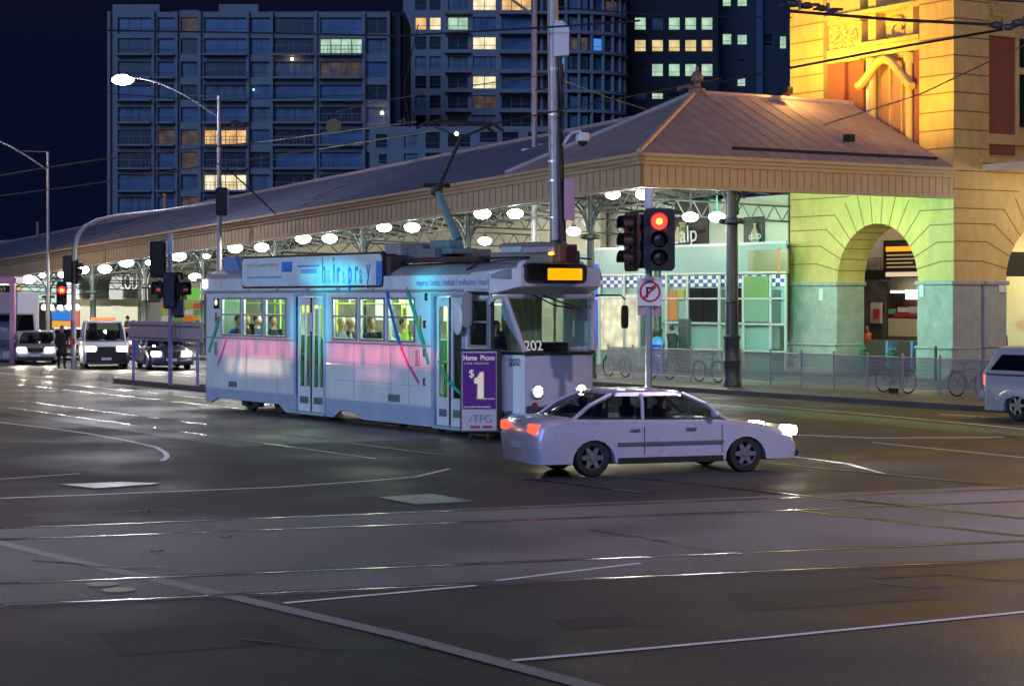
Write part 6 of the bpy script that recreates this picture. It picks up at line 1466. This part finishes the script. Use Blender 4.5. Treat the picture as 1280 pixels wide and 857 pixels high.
# low railing in front of the grey car
rl = thing('hand_railing', 'low metal railing in front of the grey car at far left', 'railing', G(10, 448)); m = MB(); p = [G(x, 448)-G(10, 448) for x in (2, 32, 58)]
pr = [G(33, 448)-G(10, 448), G(58, 448)-G(10, 448)]
for q in p: 
    mm = MB(); mm.tube([q, q+Vector((0, 0, 1.1))], .05, 6); mm.build('post', mat('rail_pink', (.40, .28, .33), .5), rl)
m.tube([p[0]+Vector((0, 0, 1.08)), p[2]+Vector((0, 0, 1.08))], .03, 6); m.tube([p[0]+Vector((0, 0, .55)), p[2]+Vector((0, 0, .55))], .03, 6); m.build('top_rail', GALV, rl)
# ================================================================ FENCE, BICYCLES, FOOTPATH FURNITURE
FU = 4.9; fe = thing('mesh_fence', 'galvanised mesh pedestrian fence along the footpath kerb', 'fence', S(FU, 0, .14), ROT)
WIRE = mat('fence_wire', (.36, .36, .38), .45, metal=.3)
vs = [vS(x, FU) for x in (925.2, 963, 1001.5, 1042, 1084.5, 1129.4, 1174.4, 1223)]; step = (vs[0]-vs[-1])/7
posts = [vs[0]-step*i for i in range(0, 11)]
def fence_run(ps, g=True):
    for v in ps: 
        m = MB(); m.tube([(0, v, 0), (0, v, 1.10)], .032, 8); m.ball((0, v, 1.12), .045, n=8); m.build('fence_post', mat('fence_post', (.34, .34, .37), .5), fe)
    for a, b_ in zip(ps, ps[1:]):
        m = MB(); lo_, hi = min(a, b_)+.05, max(a, b_)-.05
        n = 42
        for i in range(n+1): v = lo_+(hi-lo_)*i/n; m.box(-.004, .004, v-.006, v+.006, .16, 1.04)
        for i in range(9): z = .16+.88*i/8; m.box(-.006, -.004, lo_, hi, z-.006, z+.006)
        m.tube([(0, lo_-.05, 1.05), (0, hi+.05, 1.05)], .018, 6); m.tube([(0, lo_-.05, .16), (0, hi+.05, .16)], .014, 6); m.build('mesh_panel', WIRE, fe)
fence_run(posts); fence_run([vS(x, FU) for x in (760, 791, 827, 864, 905)])
# bicycles
BKM = mat('bike_black', (.02, .02, .022), .4)
def bike(label, loc, rz, colr=(.03, .03, .035), rack=True):
    t = thing('bicycle', label, 'bicycle', loc, rz, 'bicycles parked behind the fence'); fr = mat('bike_frame_%s' % str(colr), colr, .35, coat=.4); r = .33
    for cx in (-.5, .52):
        m = MB(); m.tube([(cx+r*math.cos(a), 0, r+.01+r*math.sin(a)) for a in [2*math.pi*i/28 for i in range(29)]], .022, 6); o = m.build('wheel', TYRE, t)
        m = MB()
        for k in range(14): a = k*math.pi/7; m.tube([(cx, .015*(-1)**k, r+.01), (cx+(r-.02)*math.cos(a), 0, r+.01+(r-.02)*math.sin(a))], .0035, 3)
        m.tube([(cx, -.04, r+.01), (cx, .04, r+.01)], .02, 6); m.build('spokes', GALV, o)
        m = MB(); m.tube([(cx+(r+.04)*math.cos(a), 0, r+.01+(r+.04)*math.sin(a)) for a in [R(20+140*i/12) for i in range(13)]], .02, 5); m.build('mudguard', BKM, t)
    m = MB(); bb = (-.08, 0, .30); se = (-.22, 0, .86); hdp = (.32, 0, .86); hb = (.36, 0, .70)
    for a, b_ in ((bb, se), (bb, hb), ((-.19, 0, .74), (.33, 0, .82)), (bb, (-.5, 0, .34)), ((-.19, 0, .76), (-.5, 0, .34)), (hdp, (.52, 0, .34))): m.tube([a, b_], .017, 6)
    m.build('frame', fr, t)
    m = MB(); m.prism([(-.36, -.07, .90), (-.36, .07, .90), (-.22, .05, .91), (-.06, .015, .90), (-.06, -.015, .90), (-.22, -.05, .91)], (0, 0, .045)); m.tube([se, (-.23, 0, .9)], .013, 6); m.build('saddle', BKM, t)
    m = MB(); m.tube([hdp, (.30, 0, .98)], .014, 6); m.tube([(.18, -.28, 1.02), (.30, -.16, .99), (.30, .16, .99), (.18, .28, 1.02)], .013, 6); m.build('handlebar', BKM, t)
    m = MB(); m.tube([(bb[0], -.07, .30), (bb[0]+.10, -.08, .16), (bb[0]+.10, -.15, .16)], .012, 5); m.tube([(bb[0], .07, .30), (bb[0]-.10, .08, .44), (bb[0]-.10, .15, .44)], .012, 5); m.lathe([(.001, .03), (.085, .03), (.085, .036), (.001, .036)], (bb[0], 0, .30), 14, 'y'); m.build('crank', GALV, t)
    if rack: m = MB(); m.tube([(-.24, 0, .72), (-.70, 0, .72)], .012, 5); m.tube([(-.70, 0, .72), (-.5, .05, .34)], .01, 5); m.box(-.70, -.32, -.06, .06, .72, .74); m.build('carrier', BKM, t)
    return t
BU = FU+.45
def bk(label, pxm, h=1, **k): v = vS(pxm, BU); return bike(label, S(BU, v, .13), ROT+(math.pi/2 if h < 0 else -math.pi/2), **k)
bk('bicycle with rear carrier behind the fence before the station arch', 1119)
bk('bicycle half hidden by the ute at the right end of the fence', 1212, colr=(.05, .05, .06))
bk('bicycle against the kiosk, right of the red signal pole', 886, -1, colr=(.10, .12, .13), rack=False)
bk('bicycle behind the fence just left of the red signal pole', 771, colr=(.03, .05, .05)); bk('bicycle leaning behind the fence beside the blue figure', 826, -1, colr=(.02, .05, .25))
m = MB(); v = vS(1117, BU-.2)
o = m.lathe([(.001, 0), (.14, 0), (.17, .16), (.001, .18)], (0, 0, 0), 12).build('dark_bag', BKM, None, S(BU-.2, v, .13)); tag(o, 'small dark bag on the ground below the bicycle', 'bag')
# hoops, bollards and bins in front of the arch
for i, px in enumerate((1079, 1115)):
    u = W+.2; v = vS(px, u); t = thing('bollard', ['dark green bollard in front of the arch, left one', 'dark green bollard in front of the arch, between the two bins'][i], 'bollard', S(u, v, .13), ROT, 'green bollards in the arch')
    m = MB(); m.lathe([(.17, 0), (.17, .1), (.13, .14), (.125, .75), (.17, .78), (.17, .84), (.12, .88)], n=14); m.build('post', mat('bollard_green', (.02, .10, .075), .4), t, smooth=1)
    m = MB(); m.lathe([(.12, .88), (.15, .93), (.10, 1.03), (.04, 1.08), (.03, 1.14), (.001, 1.15)], n=14); m.build('cap', mat('bollard_green', (.02, .10, .075), .4), t, smooth=1)
for i, (a, b_) in enumerate(((1082, 1108), (1121, 1139))):
    u = W+1.0; v0, v1 = vS(b_, u), vS(a, u); t = thing('ticket_gate', ['wide dark metal cabinet inside the arch', 'narrow brown metal cabinet inside the arch'][i], 'cabinet', S(u, (v0+v1)/2, .13), ROT); h = (v1-v0)/2
    m = MB(); m.box(0, .8, -h, h, 0, 1.25); m.build('cabinet_body', mat('cabinet_brown', (.07, .055, .045), .35, metal=.4), t, bevel=.02)
    m = MB(); m.prism([(-.02, -h-.12, 1.25), (-.02, -h+.02, 1.25), (-.02, -h+.02, .0), (-.02, -h-.03, .0)], (.5, 0, 0)); m.build('side_panel', mat('cabinet_blue', (.10, .18, .40), .4), t)
v = vS(1169, W-.6); m = MB(); m.tube([(0, 0, 0), (.02, 0, 1.15)], .05, 8); o = m.build('iron_post', IRON, None, S(W-.6, v, .13)); tag(o, 'thin dark post standing against the stone base of the corner pier', 'post')
# dark totem and blurred people by the kiosk
u = 9.2; v = vS(856, u); t = thing('information_totem', 'dark upright information totem in front of the kiosk', 'totem', S(u, v, .13), ROT)
m = MB(); m.box(-.1, .1, -.28, .28, 0, 2.0); m.build('panel', mat('totem_dark', (.05, .06, .065), .5, noise=.4, nscale=10), t, bevel=.02); m = MB(); m.box(-.15, .15, -.33, .33, 0, .12); m.build('plinth', TBK, t)
m = MB(); u = 8.6; v = vS(822, u); t = thing('waste_bin', 'blue bin with domed lid behind the fence by the signal pole', 'bin', S(u, v, .13), ROT)
m = MB(); m.lathe([(.22, 0), (.27, 1.0), (.27, 1.05)], n=14); m.build('bin_body', mat('bin_blue', (.015, .05, .5), .4), t, smooth=1); m = MB(); m.lathe([(.29, 1.05), (.24, 1.22), (.12, 1.32), (.001, 1.35)], n=14); m.build('lid', mat('bin_lid', (.05, .25, .6), .4), t, smooth=1)
b = G(77, 461); person('person in a long dark coat with a bag waiting at the kerb', b, R(-60), 'stand', top=(.012, .012, .014), legs=(.01, .01, .012), coat=True, bag=True)
u = 9.0; person('dark-clothed person walking past the kiosk behind the fence', S(u, vS(841, u), .13), ROT+R(90), 'walk', top=(.02, .03, .03), legs=(.02, .02, .03), coat=True)
u = W+3.4; person('person in an orange safety vest inside the arch', S(u, vS(1085, u), .13), ROT+R(200), 'stand', top=(.02, .02, .02), vest=(.8, .16, .03), hair=(.02, .015, .01))
u = W+3.1; person('person in dark clothes in the right-hand archway', S(u, .9, .13), ROT+R(240), 'walk', top=(.02, .03, .05), legs=(.05, .05, .05))
u = 6.5; person('person on the footpath behind the cars left of the signal post', S(u, vS(158, u), .13), ROT, 'stand', top=(.06, .05, .05))
# ================================================================ OVERHEAD WIRES
def wire(label, pts, r=.012, Ys=None, mt=None, sag=0):
    P = [AT(x, y, Ys[i] if Ys else 50) for i, (x, y) in enumerate(pts)]; full = []
    for a, b_ in zip(P, P[1:]):
        for k in range(6): full.append(a.lerp(b_, k/6)-Vector((0, 0, sag*4*(k/6)*(1-k/6))))
    full.append(P[-1]); m = MB(); m.tube(full, r, 4); o = m.build('overhead_wire', mt or mat('wire_dark', (.03, .03, .035), .5)); tag(o, label, 'wire', 'overhead tram wires'); return o
WD = mat('wire_dark', (.03, .03, .035), .5); WL = mat('wire_lit', (.30, .27, .22), .35, metal=.6)  # second, paler material has the faint light on some wires in its colour
wire('dark thick wire crossing the top of the yellow facade', [(985, 14), (1120, 25), (1262, 32)], .03, (40, 39, 38)); wire('wire rising across the facade to the insulators at right', [(880, 107), (988, 85), (1130, 58), (1260, 36)], .026, (46, 44, 41, 38))
wire('thin pale wire from the hip roof up to the right edge', [(1030, 156), (1150, 118), (1290, 52)], .014, (44, 42, 40), WL); wire('thin wire at the very top right corner', [(1180, -4), (1290, 3)], .02, (40, 39))
wire('pale wire across the dark sky at left, upper one', [(-10, 221), (60, 209), (150, 196), (320, 178), (520, 152)], .022, (70, 68, 64, 58, 48), WL); wire('pale wire across the dark sky at left, lower one', [(-10, 246), (100, 232), (220, 213), (400, 186), (545, 163)], .018, (70, 66, 62, 55, 47), WL)
wire('dark wire across the top of the apartment slab', [(120, 38), (300, 41), (500, 45), (690, 34), (800, 26)], .024, (52, 51, 50, 48, 46)); wire('dark wire between round tower and office tower', [(700, 10), (840, 20), (990, 22)], .018, (50, 48, 46))
wire('guy wire slanting down to the awning roof', [(283, 210), (312, 236), (345, 268)], .03, (74, 75, 76)); wire('second guy wire slanting over the awning roof', [(372, 262), (400, 246), (440, 226)], .02, (72, 70, 68))
wire('pale wire from the steel pole to the hip roof', [(703, 100), (760, 122), (812, 138)], .018, (52, 56, 60), WL); wire('wire from pantograph up to the left', [(512, 160), (505, 110), (523, 30)], .014, (47, 50, 54)); wire('wire from the pantograph to the steel pole', [(600, 158), (650, 148), (800, 118), (900, 98)], .018, (46, 47, 52, 56))
wire('wire sloping from the steel pole to the apartments', [(690, 92), (560, 112), (470, 128), (420, 140)], .014, (52, 54, 56, 57), WL); wire('thin wire high across the left sky', [(-10, 98), (150, 118), (260, 126), (470, 118)], .010, (56, 55, 54, 52))
def fitting(label, px, py, Y, sx=.5, sz=.12):
    p = AT(px, py, Y); m = MB(); m.tube([(-sx, 0, 0), (sx, 0, 0)], .03, 6); m.ball((-sx*.4, 0, .02), sz, 1.6, 1, .8, 8); m.ball((sx*.35, 0, -.02), sz*.9, 1.5, 1, .8, 8); m.tube([(0, 0, -sz), (0, 0, sz*1.6)], .035, 6)
    o = m.build('wire_insulator', WD, None, p); tag(o, label, 'insulator', 'insulators on the overhead wires')
fitting('dark insulator on the wire beside the brick panel', 1254, 33, 38, .28, .09); fitting('dark insulator cut by the right edge', 1280, 30, 38, .25, .09); fitting('cluster of dark wire fittings above the yellow pier', 1000, 6, 40, .4, .10); fitting('dark wire fitting right of the cluster above the pier', 1035, 12, 40, .3, .08)
fitting('small wire clamp beside the pantograph head', 505, 153, 47, .16, .06); fitting('wire crossing clamp right of the street lamp pole', 300, 155, 58, .35, .10)
m = MB(); m.lathe([(.001, 0), (.42, 0), (.42, .05), (.001, .05)], (0, 0, 0), 20, 'y'); o = m.build('hanging_disc', mat('disc_ochre', (.22, .17, .06), .6, noise=.4, nscale=6), None, AT(417, 158, 110)); tag(o, 'round ochre disc hanging on a wire in front of the apartments', 'disc')
for px, y0, y1, lb in ((47, 277, 300, 'thin orange flue standing on the awning roof at far left'), (206, 242, 266, 'thin orange flue on the awning roof above the mast arm')):
    u = 6.3; v = vS(px, u); m = MB(); m.tube([(0, 0, zS(u, v, y1+6)), (0, 0, zS(u, v, y0))], .10, 8); o = m.build('roof_flue', mat('flue_orange', (.45, .20, .10), .6), None, S(u, v)); tag(o, lb, 'flue')
